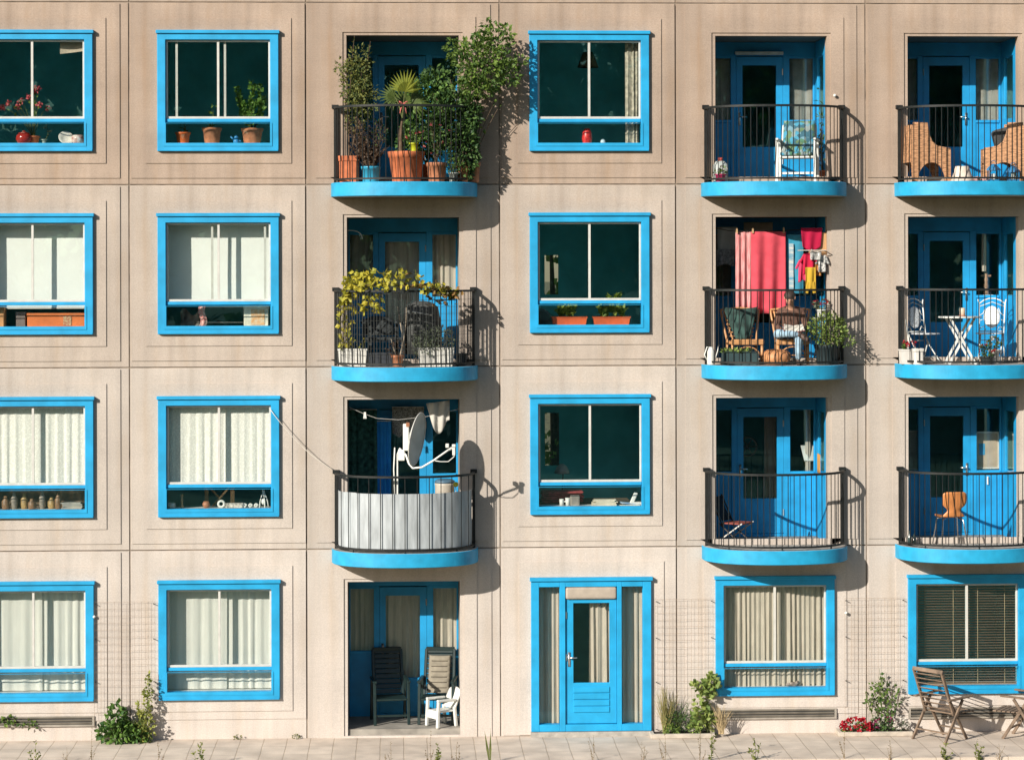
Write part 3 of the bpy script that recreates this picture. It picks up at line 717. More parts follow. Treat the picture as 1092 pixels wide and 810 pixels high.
# -- fourth bay, top storey
x, y, z = sill(626, 0, 3, .2); t = thing('red_vase', 'red egg shaped vase on the sill of the fourth top floor window', 'vase', (x, y, z)); mb = MB(); mb.lathe([(.04,0),(.065,.02),(.08,.09),(.07,.18),(.045,.24),(.035,.245)], n=18); mb.build('body', mat('ribbed_red', (.52,.03,.03), .35, .3, 30), t, True)
x, y, z = sill(643, 0, 3, .2); t = thing('pale_ball', 'small pale blue ball beside the red vase', 'ball', (x, y, z)); mb = MB(); mb.ball((0,0,.04), .04, 14, 10); mb.build('ball', plastic('pale_blue', (.45,.58,.66), .3), t, True)
px, pz = at(627, 64, 1.5); t = thing('hanging_lamp', 'dim brown shaded lamp hanging in the dark room behind the red vase', 'lamp', (px, 1.5, pz)); mb = MB(); mb.lathe([(.17,-.12),(.08,.12),(.075,.12),(.165,-.12)], n=20); mb.build('lamp_shade', mat('brown_shade', (.20,.13,.08), .9), t, True); mb = MB(); mb.tube([(0,0,.1),(0,0,.55)], .006, 5); mb.build('cord', IRON, t)
px = X(675, .16); curtain('patterned cream curtain gathered at the right edge of the fourth top floor window', px-.11, px+.10, Bz[0]+.63, Bz[0]+2.17, .17, mat('patterned_cream', (.55,.50,.40), .9, .3, 16, rgb2=(.16,.16,.13)), 3, .03, seed=4)

# -- second storey
x0, x1 = wx(0); b = Bz[1]
WBL = mat('white_blind', (.84,.86,.83), .9, .03, 2, trans=.1, spec=.1)
roller_blind('white roller blind let down in the leftmost second storey window', x0, x1, b+.90, b+2.19, .29, WBL)
x0, x1 = wx(1); roller_blind('white roller blind let down in the window right of the orange box', x0, x1, b+.975, b+2.19, .29, WBL)
def carton(label, u0, u1, v0, v1, y, m, row, col, band=None, name='cardboard_box', d=.25):
    xa, z1 = at(u0, v0, y); xb = at(u1, v0, y)[0]; z0 = Bz[row]+.618
    t = thing(name, label, 'box', ((xa+xb)/2, y, z0)); w = xb-xa; h = z1-z0
    mb = MB(); mb.box(-w/2, w/2, 0, d, 0, h); bev(mb.build('body', m, t), .006)
    mb = MB(); mb.box(-w/2-.006, w/2+.006, -.006, d+.004, h-.035, h+.004); mb.build('lid', m, t)
    if band: mb = MB(); mb.box(band[0]*w, band[1]*w, -.009, -.007, .02, h-.04); mb.build('printed_label', band[2], t)
    return t
carton('long orange box with a printed label in the leftmost second storey window', 29, 91, 334, 347, .16, mat('orange_card', (.60,.15,.035), .6, .1, 6), 1, 0, (.12,.26,mat('label_print', (.50,.40,.22), .6, .3, 40, rgb2=(.35,.06,.03))))
carton('tan box at the far left of the leftmost second storey window', -25, 4, 328, 347, .16, mat('tan_card', (.55,.27,.11), .7), 1, 0)
carton('dark grey bag like box left of the long orange box', 17, 27, 333, 347, .22, mat('grey_card', (.16,.13,.12), .8), 1, 0)
carton('white box printed with an orange picture at the right end of the second window sill', 260, 286, 327, 347, .2, mat('white_card', (.60,.58,.48), .6, .15, 10), 1, 1, (-.2,.35,mat('orange_print', (.62,.25,.05), .6, .4, 18, rgb2=(.60,.55,.42))))
def small_figure(label, name, cat, loc, prof, m, n=14):
    t = thing(name, label, cat, loc); mb = MB(); mb.lathe(prof, n=n); mb.build('body', m, t, True); return t
x, y, z = sill(216, 1, 1, .25); t = thing('red_cloth', 'red and white folded cloth hanging behind the lower pane of the second window', 'cloth', (x, y, z)); mb = MB(); mb.sheet(lambda a, b_: (-.05+.1*a+.02*sin(b_*6), .02*sin(a*9), .30*b_), 6, 8, .01); mb.build('fabric', mat('red_stripe', (.50,.05,.05), .9, .3, 25, rgb2=(.6,.5,.45)), t, True)
x, y, z = sill(204, 1, 1, .3); t = thing('grey_jacket', 'grey crumpled jacket lying behind the lower pane of the second window', 'jacket', (x, y, z)); mb = MB()
mb.grid(lambda a, b_: (-.17+.34*a, .12*sin(b_*pi)*(1+.2*sin(a*9)) + .03*sin(a*14), .27*b_*(.8+.2*sin(a*8))), 20, 10); mb.build('fabric', mat('grey_wool', (.17,.16,.14), .95, .3, 12), t, True)
x, y, z = sill(226, 1, 1, .45); t = thing('clothes_horse', 'thin metal clothes rack standing behind the second window', 'rack', (x, y, z-.55)); mb = MB()
for q in (-.25, .45): mb.tube([(q,0,0),(q+.1,.0,.84)], .008, 5)
for q in (.3, .6, .84): mb.tube([(-.2,0,q),(.5,0,q)], .007, 5)
mb.build('frame', ALU, t)
# fourth bay second storey: two orange troughs
for u0, u1, s_ in ((588,626,'shorter'),(632,672,'longer')):
    x, y, z = sill((u0+u1)/2, 1, 3, .30); w = (u1-u0)/70
    trough(f'orange red trough of green seedlings, the {s_} leaved one of the two in the window' if 0 else ('orange red trough with low seedlings left of its twin on the window sill' if s_ == 'shorter' else 'orange red trough with taller bushier seedlings right of its twin on the sill'), (x, y, z), w, .16, .125, mat('orange_trough', (.52,.095,.03), .55), leafm('seedling_leaf', (.40,.46,.10), (.16,.26,.05)), 190 if s_ == 'shorter' else 260, .15 if s_ == 'shorter' else .21, .10, .075, name='seedling_trough')
x, y, z = sill(577, 1, 3, .5); t = thing('grey_armchair_back', 'dim grey rounded chair back in the dark room behind the seedling troughs', 'chair', (x, y+.2, z-.45)); mb = MB(); mb.ball((0,0,.40), (.22,.1,.3), 14, 10); mb.build('backrest', mat('grey_fabric_dim', (.14,.15,.15), .9), t, True)
mb = MB(); mb.box(-.2,.2,-.05,.4,.1,.2); mb.build('seat', MATS['grey_fabric_dim'], t)
for q in (-.17,.17):
    for w_ in (0,.36): mb = MB(); mb.box(q-.02,q+.02,w_-.02,w_+.02,0,.1); mb.build('leg', BARK, t)

# -- third storey: lace curtains
def lace_mat():
    m = bpy.data.materials.new('lace_net'); m.use_nodes = True; nt = m.node_tree; L = nt.links; p = nt.nodes['Principled BSDF']; p.inputs['Roughness'].default_value = .9; p.inputs['Base Color'].default_value = (.86,.84,.79,1)
    tc = nd(nt, 'ShaderNodeTexCoord'); mp = nd(nt, 'ShaderNodeMapping'); mp.inputs['Scale'].default_value = (48, 0, 30); L.new(tc.outputs['Object'], mp.inputs[0])
    vo = nd(nt, 'ShaderNodeTexVoronoi'); vo.inputs['Scale'].default_value = 1; L.new(mp.outputs[0], vo.inputs['Vector'])
    r = nd(nt, 'ShaderNodeMapRange'); r.inputs[1].default_value = .25; r.inputs[2].default_value = .55; r.inputs[3].default_value = .96; r.inputs[4].default_value = .80; L.new(vo.outputs['Distance'], r.inputs[0])
    t = nd(nt, 'ShaderNodeBsdfTransparent'); ms = nd(nt, 'ShaderNodeMixShader'); L.new(r.outputs[0], ms.inputs[0]); L.new(t.outputs[0], ms.inputs[1]); L.new(p.outputs[0], ms.inputs[2]); L.new(ms.outputs[0], nt.nodes['Material Output'].inputs[0])
    return m
LACE = lace_mat()
b = Bz[2]
x0, x1 = wx(0); curtain('cream lace net curtain with dark hem over brown clutter, leftmost window of the third row', x0, x1, b+.955, b+2.2, .13, LACE, 11, .012, seed=2)
x0, x1 = wx(1); curtain('cream lace net curtain above the row of figurines', x0, x1, b+.955, b+2.2, .13, LACE, 12, .012, seed=3)
BRN = [mat('brown_glaze', (.22,.12,.06), .5, .3, 12), mat('grey_glaze', (.26,.22,.18), .6, .3, 12), mat('ochre_glaze', (.38,.25,.10), .5, .3, 12)]
for k, (u, h, r_) in enumerate(((6,.2,.06),(15,.26,.05),(26,.24,.055),(34,.16,.06),(45,.30,.045),(55,.18,.06),(62,.25,.05))):
    x, y, z = sill(u, 2, 0, .17+.04*(k%3)); lab = ['squat brown jar at the left of the cluttered sill','tall grey bottle beside the squat brown jar','ochre vase in the middle of the cluttered sill','low brown pot right of the ochre vase','tallest slim grey bottle of the cluttered sill','low ochre pot right of the tallest bottle','brown bottle nearest the stacked magazines'][k]
    small_figure(lab, 'clay_jar' if h < .21 else 'clay_bottle', 'jar', (x, y, z), [(r_*.8,0),(r_,h*.2),(r_,h*.6),(r_*.5,h*.8),(r_*.45,h),(r_*.3,h)], BRN[k%3])
x, y, z = sill(77, 2, 0, .2); t = thing('magazine_stack', 'stack of pale magazines at the right end of the cluttered sill', 'magazines', (x, y, z)); mb = MB()
for i in range(5): mb.cbox((R(-.02,.02), R(0,.02), .012+i*.02), (.30, .2, .016), (0,0,R(-.08,.08)))
mb.build('paper', mat('magazine_paper', (.46,.42,.34), .7, .4, 6, rgb2=(.2,.2,.2)), t)
x0, x1 = wx(0); t = thing('brown_backdrop_cloth', 'mottled brown cloth hanging low behind the clutter in the leftmost third row window', 'cloth', ((x0+x1)/2, .33, b+.619)); mb = MB(); mb.grid(lambda a, b_: ((a-.5)*1.6, .02*sin(a*40), b_*.36), 60, 3); mb.build('fabric', mat('mottled_brown', (.24,.15,.085), .95, .4, 9, rgb2=(.07,.06,.05)), t, True)
# figurines
x, y, z = sill(183, 2, 1, .2); small_figure('small white jar at the left end of the figurine sill', 'white_jar', 'jar', (x,y,z), [(.05,0),(.06,.02),(.06,.075),(.05,.08),(.04,.08)], WHITE)
x, y, z = sill(194, 2, 1, .22); small_figure('slim wooden candlestick left of the trestle on the figurine sill', 'candlestick', 'candlestick', (x,y,z), [(.035,0),(.035,.02),(.015,.04),(.02,.1),(.012,.16),(.022,.18),(.02,.21)], mat('light_wood', (.42,.28,.15), .6, .2, 8))
x, y, z = sill(220, 2, 1, .2); small_figure('round brown pot on the figurine sill', 'round_pot', 'pot', (x,y,z), [(.03,0),(.055,.03),(.06,.06),(.04,.1),(.03,.1)], mat('rust_glaze', (.36,.15,.08), .5))
x, y, z = sill(236, 2, 1, .18); t = thing('ring_ornament', 'white ring shaped ornament in front of the trestle', 'ornament', (x,y,z)); mb = MB(); mb.tube([(cos(a)*.045, 0, .06+sin(a)*.045) for a in [i*2*pi/16 for i in range(17)]], .02, 6); mb.build('ring', WHITE, t, True)
x, y, z = sill(250, 2, 1, .2); t = thing('ornamental_box', 'low carved pale box on the figurine sill', 'box', (x,y,z)); mb = MB(); mb.box(-.13,.13,-.05,.05,0,.055); bev(mb.build('body', mat('carved_pale', (.45,.42,.38), .7, .4, 30), t), .006); mb = MB(); mb.box(-.135,.135,-.055,.055,.057,.07); mb.build('lid', MATS['carved_pale'], t)
for k, u in enumerate((261, 267, 273)):
    x, y, z = sill(u, 2, 1, .18); t = thing('sea_shell', 'small white spiral shells in a row on the figurine sill', 'shell', (x,y,z), 0, 'white shells on the figurine sill'); mb = MB(); mb.tube([(cos(a)*.03*(1-a/14), .0, .032+sin(a)*.03*(1-a/14)) for a in [i*.7 for i in range(19)]], [.014*(1-i/21) for i in range(19)], 6); mb.build('shell', WHITE, t, True)
x, y, z = sill(281, 2, 1, .2); t = thing('pyramid_ornament', 'open white pyramid shaped ornament at the right end of the figurine sill', 'ornament', (x,y,z)); mb = MB()
for k in range(5): a = k*2*pi/5; mb.tube(curve((cos(a)*.07, sin(a)*.05, 0), (0,0,.24), (cos(a)*.02,0,0), 5), .009, 5)
mb.ball((0,0,.25), .022); mb.ball((0,0,.09), (.035,.03,.05)); mb.build('frame', WHITE, t, True)
x, y, z = sill(234, 2, 1, .7); t = thing('trestle_table', 'light wooden trestle table in the room behind the figurines', 'table', (x, .75, z-.55)); mb = MB(); mb.box(-.26,.26,-.2,.2,.86,.92); mb.build('table_top', mat('table_wood', (.33,.19,.11), .6), t)
for q in (-.2,.2): mb = MB(); mb.box(q-.03,q+.03,-.03,.03,0,.858); mb.build('leg', MATS['light_wood'], t)
mb = MB(); mb.beam((-.17,-.034,.84),(.17,-.034,.45),.03,.02,(0,1,0)); mb.build('brace', MATS['light_wood'], t); mb = MB(); mb.beam((.17,-.058,.84),(-.17,-.058,.45),.03,.02,(0,1,0)); mb.build('brace', MATS['light_wood'], t)
# fourth bay third row: desk clutter
x, y, z = sill(600, 2, 3, .55); t = thing('red_folded_blanket', 'folded dark red blanket on a table behind the lower pane', 'blanket', (x, .6, z+.02)); mb = MB()
for i in range(5): mb.cbox((R(-.02,.02),0,.02+i*.034), (.64,.36,.03), (0,R(-.03,.03),0))
bev(mb.build('fabric', mat('dark_red_wool', (.30,.05,.055), .95, .3, 20), t), .012, 2)
t = thing('desk', 'dark desk in the room behind the third row window of the fourth bay', 'desk', (X(620,.8), .86, Bz[2]+.02)); mb = MB(); mb.box(-.75,.75,-.36,.4,.575,.612); mb.build('desk_top', BARK, t)
for q in (-.7,.7): mb = MB(); mb.box(q-.03,q+.03,-.3,.3,0,.574); mb.build('leg', BARK, t)
x, y, z = sill(602, 2, 3, .2); t = thing('white_mug', 'pair of white joined cups low at the left of the cluttered desk window', 'mug', (x,y,z)); mb = MB(); mb.lathe([(.03,0),(.035,.1),(.03,.1),(.026,.01)], (-.045,0,0), 12); mb.lathe([(.03,0),(.04,.12),(.034,.12),(.026,.01)], (.05,0,0), 12); mb.build('cup', WHITE, t, True); mb = MB(); mb.tube([(-.02,0,.06),(.02,0,.06)], .012, 6); mb.build('handle', WHITE, t)
x, y, z = sill(613, 2, 3, .22); t = thing('grey_desk_box', 'grey upright box between the white cups and the papers', 'box', (x,y,z)); mb = MB(); mb.box(-.07,.07,-.04,.05,0,.155); bev(mb.build('body', mat('grey_box_card', (.32,.29,.25), .7), t), .01, 2); mb = MB(); mb.box(-.055,.055,-.044,-.041,.02,.135); mb.build('front_grille', mat('grey_front', (.22,.2,.18), .7), t)
x, y, z = sill(645, 2, 3, .2); t = thing('paper_stack', 'thick stack of cream papers on the sill of the cluttered desk window', 'papers', (x,y,z)); mb = MB()
for i in range(6): mb.cbox((R(-.02,.02), 0, .008+i*.016), (.36+R(-.03,.03), .2, .013), (0,0,R(-.1,.1)))
mb.build('paper', mat('cream_paper', (.62,.56,.44), .7), t)
x, y, z = sill(664, 2, 3, .2); t = thing('blue_magazine', 'thin magazine with blue print right of the paper stack', 'magazine', (x+.1,y,z)); mb = MB(); mb.cbox((0,0,.03), (.28,.2,.02), (0,.1,.2)); mb.build('pages', mat('blue_print', (.6,.62,.62), .5, .3, 12, rgb2=(.06,.24,.5)), t); mb = MB(); mb.cbox((.0,0,.0065), (.3,.2,.013), (0,0,.1)); mb.build('lower_pages', MATS['cream_paper'], t)
x, y, z = sill(673, 2, 3, .2); t = thing('cordless_telephone', 'white cordless telephone leaning in its charger at the right of the cluttered desk window', 'telephone', (x+.01,y,z)); mb = MB(); mb.cbox((.03,0,.105), (.06,.04,.2), (0,.42,0)); bev(mb.build('handset', WHITE, t), .012, 2); mb = MB(); mb.box(-.02,.15,-.06,.06,0,.05); bev(mb.build('base', WHITE, t), .012, 2)
px, pz = at(599, 501, .9); t = thing('desk_lamp', 'grey domed desk lamp on the dark desk', 'lamp', (px, .86, Bz[2]+.632)); mb = MB(); h = pz-(Bz[2]+.632); mb.lathe([(.12,h-.05),(.11,h+.0),(.08,h+.06),(.03,h+.10),(.001,h+.105)], n=18); mb.build('lamp_shade', mat('grey_enamel', (.30,.29,.27), .4), t, True); mb = MB(); mb.tube([(0,0,.02),(0.02,0,h-.02)], .01, 6); mb.lathe([(.08,0),(.08,.02),(.02,.03)], n=16); mb.build('stand', IRON, t)
# foliage seen through the far windows of those two rooms
for row, lab in ((1, 'leafy green garden tree seen through the room behind the seedling troughs'), (2, 'leafy green garden tree seen through the room behind the desk lamp')):
    px = X(588, 7.5); t = thing('garden_tree', lab, 'tree', (px, 7.5, -.06)); zc = Bz[row]+1.6; mb = MB(); mb.tube([(0,0,0),(.1,.1,zc*.6),(0,0,zc+.4)], [.16,.1,.03], 8); mb.build('trunk', BARK, t); mb = MB(); clump(mb, (.1,0,zc+.42), (.7,.5,.36), 170, .16, .12); clump(mb, (-.1,.3,zc-.65), (.8,.6,.34), 200, .16, .12); mb.build('crown', LEAF_LT, t)
# -- ground storey curtains
b = Bz[3]
for col, lab in ((0, 'white draped curtain in the leftmost ground floor window'), (1, 'white draped curtain in the window beside the tall flower spike')):
    x0, x1 = wx(col); xm = (x0+x1)/2+.1
    curtain(lab, x0, xm, b+.63, b+2.19, .20, VOILE, 4, .015, seed=6+col)
    curtain(lab.replace('white draped curtain', 'right hand white curtain'), xm-.05, x1, b+.63, b+2.19, .23, VOILE, 5, .018, seed=8+col, pinch=.1)
cx = 5.663; curtain('beige pleated curtain drawn across the ground floor window above the low vent', cx-.82, cx+.04, b+.6, b+2.18, .14, CREAM, 11, .026, seed=11); curtain('right hand beige curtain bunched above the small sill figure', cx+.02, cx+.82, b+.6, b+2.18, .15, CREAM, 10, .030, seed=12, hem=.02)
x, y, z = X(846, .1, 735), .085, Bz[3]+.60; t = thing('sill_figure', 'small brown and white figure at the foot of the beige curtain', 'ornament', (x, y, z)); mb = MB(); mb.ball((0,0,.035), (.07,.02,.035)); mb.ball((.06,0,.06), (.03,.018,.03)); mb.ball((-.07,0,.03), (.05,.015,.025)); mb.build('body', mat('brown_white', (.5,.4,.35), .6, .5, 20, rgb2=(.08,.05,.04)), t, True)
# venetian blind
cx = 8.628; t = thing('venetian_blind', 'half open venetian blind with thin beige slats behind the wooden garden chairs', 'blind', (cx, .13, Bz[3]+.6)); n = 38
s = MB()
for i in range(n): s.cbox((0,0,.03+i*1.53/n), (1.6, .034, .0022), (-.62,0,0))
s.build('slats', mat('blind_slat', (.36,.27,.20), .5, .1, 4), t)
for q in (-.62,-.18,.2,.62): c_ = MB(); c_.tube([(q,-.02,.02),(q,-.02,1.56)], .0035, 4); c_.build('cord', mat('blind_cord', (.5,.4,.25), .9), t)
r = MB(); r.box(-.8,.8,-.02,.02,1.555,1.59); r.build('head_rail', mat('rail_brown', (.25,.18,.13), .5), t); r = MB(); r.box(-.8,.8,-.02,.02,0,.016); r.build('bottom_rail', MATS['rail_brown'], t)
px, pz = at(1087, 712, .2); t = thing('red_garland', 'string of red flowers hanging behind the venetian blind', 'garland', (px, .21, pz-.15)); mb = MB()
for _ in range(60): mb.leaf((R(-.07,.07), R(-.02,.02), R(0,.5)), rdir(-1,1), rdir(), .05, .045)
mb.build('blossom', PET_PINK, t); mb = MB(); mb.tube([(0,0,0),(0,0,1.0)], .004, 4); mb.build('string', STEM, t)
# garden door curtains
a0, a1, d0, d1, c0, c1, z0, z1, g0, g1 = GD
curtain('beige curtain behind the left glass strip of the garden door', a0-.04, a1+.03, z0+.09, z1-.13, .13, CREAM, 4, .03, seed=21)
curtain('beige curtain behind the right glass strip of the garden door', c0-.04, c1+.03, z0+.09, z1-.13, .13, CREAM, 4, .03, seed=22)
curtain('beige curtain drawn half across the glass of the garden door', (g0+g1)/2-.02, g1+.05, z0+.6, z1-.34, .10, CREAM, 4, .03, seed=23)

# ------------------------------------------------------------------ things on the balconies
def shrub(label, loc, potargs, stem_list, leafm_, clumps, l=.06, w=.035, name='potted_shrub', cat='plant', stemm=BARK, sr=.012, flower=None, pm=TERRA, along=18):
    t = thing(name, label, cat, loc)
    if potargs: pot(t, *potargs[:3], pm, sq=potargs[3] if len(potargs) > 3 else 0)
    if stem_list: stems(t, stem_list, stemm, sr)
    mb = MB()
    for c_, r_, n in clumps: clump(mb, c_, r_, n, l, w)
    for s_ in stem_list: sprig(mb, s_[2:], along, l, w)
    mb.build('foliage', leafm_, t)
    if flower:
        f = MB()
        for c_, r_, n in flower[1]:
            for _ in range(n):
                d = rdir(-1,1); p = Vector((c_[0]+d.x*r_[0], c_[1]+d.y*r_[1], c_[2]+d.z*r_[2]))
                for k in range(5): f.leaf(p, rdir(-.6,1), rdir(), flower[2], flower[2]*.8)
        f.build('blossom', flower[0], t)
    return t
def rel(u, v, y, base):
    x, z = at(u, v, y); return (x-base[0], y-base[1], z-base[2])

# ---- top storey, third bay: the planted balcony
f = FL[0]; random.seed(21)
y = -.25; L0 = (X(373, y), y, f)
shrub('tall bushy shrub in a square terracotta box at the left end of the planted balcony', L0, (.15,.165,.40,.75),
      [curve((0,0,.3), rel(u, v, y+.05, L0), (R(-.05,.05), 0, 0), 9) for u, v in ((378,38),(395,44),(393,60),(366,75),(372,60),(386,70))], LEAF_OL,
      [(rel(380,120,y,L0), (.17,.15,.4), 380), (rel(379,88,y,L0), (.24,.2,.42), 700), (rel(383,66,y,L0), (.20,.15,.25), 170), (rel(364,72,y,L0), (.10,.1,.14), 80), (rel(392,105,y,L0), (.16,.15,.3), 200)], .055, .028, along=30)
L0 = (X(396, -.35), -.35, f)
t = thing('potted_heather', 'dried brown bushy heather in a blue pot on the planted balcony', 'plant', L0); pot(t, .125, .145, .24, mat('blue_pot_glaze', (.03,.30,.48), .3))
mb = MB(); st = []
for i in range(70):
    s_ = curve((R(-.06,.06), R(-.06,.06), .2), (R(-.36,.30), R(-.15,.14), R(.4,.98)), (R(-.06,.06),0,0), 6); st.append(s_); sprig(mb, s_[1:], 34, .045, .022, .3)
stems(t, st, BARK, .005); mb.build('foliage', LEAF_BR, t); mb = MB(); clump(mb, (.05,.1,.75), (.22,.12,.22), 160, .05, .025); mb.build('green_foliage', LEAF_DK, t)
# fan palm
L0 = (X(434, -.5), -.5, f); t = thing('fan_palm', 'fan palm in the large terracotta pot in the middle of the planted balcony', 'plant', L0); pot(t, .215, .27, .455, TERRA, rim=.03)
mb = MB(); mb.tube(curve((-.08,0,.4), (-.06,.02,.95), (-.02,0,0), 6), [.035,.04,.035,.03,.03,.02,.02], 8); mb.build('trunk', BARK, t, True)
def fan(name, c, d, up, r, n, m, sp=1.45):
    fm = MB(); d = Vector(d).normalized(); up = Vector(up); sx = d.cross(up).normalized()
    for i in range(n):
        a = -sp + 2*sp*i/(n-1); q = (d*cos(a) + sx*sin(a)); rr = r*(.8+.2*cos(a))*R(.9,1.05)
        fm.leaf(c, q + up.normalized()*.06*R(-1,1), up, rr, r*.13)
    fm.build(name, m, t); s_ = MB(); s_.tube(curve((-.06,.02,.95), c, (0,0,.05), 5), .009, 5); s_.build('leaf_stalk', STEM, t)
PALM = leafm('palm_leaf', (.26,.28,.035), (.10,.15,.03)); PALMD = leafm('palm_leaf_dark', (.10,.14,.03), (.04,.07,.02))
fan('frond', rel(432,98,-.55,L0), (.15,-.2,1), (.2,-1,-.1), .34, 17, PALM)
fan('frond', rel(421,104,-.45,L0), (-1,-.3,.15), (.1,-1,.5), .28, 12, PALMD)
fan('frond', rel(440,110,-.4,L0), (1,.0,.2), (0,-1,.3), .30, 13, PALMD)
fan('frond', rel(431,112,-.3,L0), (.1,.6,.9), (0,-1,.5), .36, 15, PALMD)
LM = (X(455, -.2), -.17, f); shrub('dense mid green shrub filling the space behind the palm on the planted balcony', LM, (.12,.14,.28), [curve((0,0,.2), (R(-.3,.3), R(-.1,.1), R(.8,1.5)), (0,0,0), 6) for _ in range(6)], leafm('shrub_leaf', (.17,.29,.06), (.035,.10,.04)), [((0,0,.75), (.34,.2,.42), 620), ((.05,0,1.3), (.32,.2,.3), 480), ((-.28,-.1,.6), (.16,.14,.3), 200)], .085, .055)
p = L0; t = small_plant('small lime green pot of flowers standing on the rim of the palm pot', 'plant', (X(442,-.62), -.60, f+.458), plastic('lime_pot', (.42,.46,.02)), .055, .07, .125, LEAF_MD, 60, (.12,.08,.10), .05, .025, PET_PINK, 9, .028, name='potted_flower')
L0 = (X(466, -.52), -.52, f); shrub('thin stemmed rose bush in the mid sized terracotta pot right of the palm', L0, (.12,.155,.29), [curve((0,0,.25), (R(-.12,.16), R(-.06,.06), R(.55,1.0)), (0,0,0), 6) for _ in range(6)], LEAF_DK, [((.02,0,.72), (.26,.14,.3), 330), ((.1,.1,1.0), (.2,.14,.22), 200)], .05, .03, flower=(PET_PINK, [((0,-.05,.65), (.25,.1,.25), 10)], .03), sr=.008, pm=TERRA2)
L0 = (X(494, -.42), -.42, f); shrub('tall leafy climber in a terracotta pot at the right end of the planted balcony', L0, (.08,.10,.24), [curve((0,0,.2), rel(u, v, -.4, L0), (R(-.08,.08),0,0), 8) for u, v in ((470,110),(500,95),(508,130),(480,85),(462,100))], LEAF_DK,
      [(rel(495,158,-.42,L0), (.22,.16,.48), 760), (rel(478,128,-.35,L0), (.42,.18,.46), 1250), (rel(465,92,-.1,L0), (.28,.2,.30), 480), (rel(500,120,-.4,L0), (.18,.15,.3), 380), (rel(455,150,-.3,L0), (.18,.1,.25), 200)], .075, .05, pm=TERRA2, along=30)
L0 = (X(484, -.45), -.56, f); t = small_plant('small grey pot with trailing leaves between the rose and the climber', 'plant', L0, plastic('grey_pot', (.25,.27,.25)), .06, .075, .14, LEAF_MD, 70, (.12,.08,.12), .05, .03)
L0 = (X(503, -.2), -.2, f); shrub('big sunlit bush leaning out past the right end of the planted balcony', L0, (.12,.14,.3,.6), [curve((0,0,.25), rel(u, v, -.5, L0), (-.04,0,.05), 10) for u, v in ((508,24),(527,26),(543,40),(490,45),(556,78),(536,95),(519,60),(498,66),(510,100))], LEAF_MD,
      [(rel(513,68,-.5,L0), (.46,.34,.42), 1150), (rel(526,44,-.5,L0), (.32,.25,.24), 260), (rel(520,28,-.5,L0), (.10,.1,.10), 36), (rel(540,34,-.5,L0), (.08,.1,.12), 30), (rel(552,66,-.55,L0), (.12,.1,.1), 50), (rel(541,78,-.55,L0), (.20,.2,.22), 200), (rel(508,94,-.5,L0), (.36,.25,.14), 300), (rel(487,52,-.4,L0), (.18,.15,.18), 130)], .075, .045, pm=TERRA2, along=6, sr=.007)
px, pz = at(430, 114, -.8); t = thing('pink_bow', 'limp pink ribbon bow tied to the handrail in front of the palm', 'ribbon', (px, -.80, FL[0]+1.14)); mb = MB()
for s_ in (-1, 1): mb.tube([(0,-.02,.02),(s_*.06,-.03,.05),(s_*.07,-.03,.0),(0,-.02,.015)], [.006,.014,.014,.006], 6); mb.tube([(0,-.02,.01),(s_*.03,-.03,-.05),(s_*.05,-.03,-.13)], [.006,.012,.008], 5)
mb.build('ribbon', cloth_mat('pink_ribbon', (.55,.16,.14)), t, True)

# ---- second storey, third bay: vine, troughs, dark chairs
f = FL[1]; random.seed(33)
def white_trough(label, u0, u1, y, h, row=1, m=None, **k): 
    return trough(label, ((X(u0,y)+X(u1,y))/2, y, FL[row]), (u1-u0)/70, .2, h, m or plastic('white_trough', (.62,.61,.57)), **k)
white_trough('white trough holding the vine root at the left end of the vine balcony', 361, 391, -.28, .26, leafm_=LEAF_YL, n=20)
white_trough('white trough under the grey leaved bush on the vine balcony', 446, 484, -.52, .28, leafm_=LEAF_GY, n=30)
white_trough('low dark trough between the vine root and the dry stalk', 393, 420, -.35, .20, m=plastic('dark_trough', (.03,.035,.045)), leafm_=LEAF_DK, n=0)
x0 = X(492, -.4); t = thing('dark_bucket', 'dark square bucket at the right end of the vine balcony', 'bucket', (x0, -.35, f)); pot(t, .08, .09, .19, plastic('dark_plastic', (.03,.032,.036)), sq=.8, soil=True)
L0 = (X(366, -.3), -.30, f+.235)
t = thing('grape_vine', 'yellow green grape vine trained along the handrail of the vine balcony', 'plant', L0); st = []; mb = MB(); mb2 = MB()
main = [Vector(rel(u, v, yy, L0)) for u, v, yy in ((366,372,-.3),(367,345,-.35),(368,322,-.42),(372,308,-.55),(385,304,-.70),(402,303,-.80),(420,304,-.85),(440,306,-.86),(458,307,-.82),(472,309,-.72),(486,313,-.55))]
st.append(main); pts = [p for p in main]
for i in range(330):
    k = random.random()**1.35 * 8.2 + 2; j = min(int(k), len(pts)-2); p = pts[j].lerp(pts[j+1], k-j); hi = max(.04, .25 - .03*abs(k-3.2) + (.10 if 6.2 < k < 7.4 else 0))
    p = p + Vector((R(-.05,.05), R(-.10,.08), R(-.07, hi)))
    (mb2 if k > 6.3 and random.random() < .4 else mb).leaf(p, rdir(-.8,.8) + Vector((0,-.4,0)), rdir(-.2,1), R(.065,.115), R(.065,.105))
for i in range(85):
    k = R(0, 3); j = int(k); p = pts[j].lerp(pts[j+1], k-j) + Vector((R(-.10,.14), R(-.12,.1), R(-.05,.05))); mb.leaf(p, rdir(-.9,.5), rdir(-.2,1), R(.07,.12), R(.07,.11))
for i in range(50):
    p = Vector(rel(R(385,408), R(314,332), -.75, L0)); mb.leaf(p, rdir(-.9,.3), rdir(-.2,1), R(.07,.12), R(.07,.11))
for i in range(46):
    p = Vector(rel(R(452,492), R(306,326), -.66+R(-.08,.1), L0)); mb2.leaf(p, rdir(-.9,.5), rdir(-.2,1), R(.05,.10), R(.05,.08))
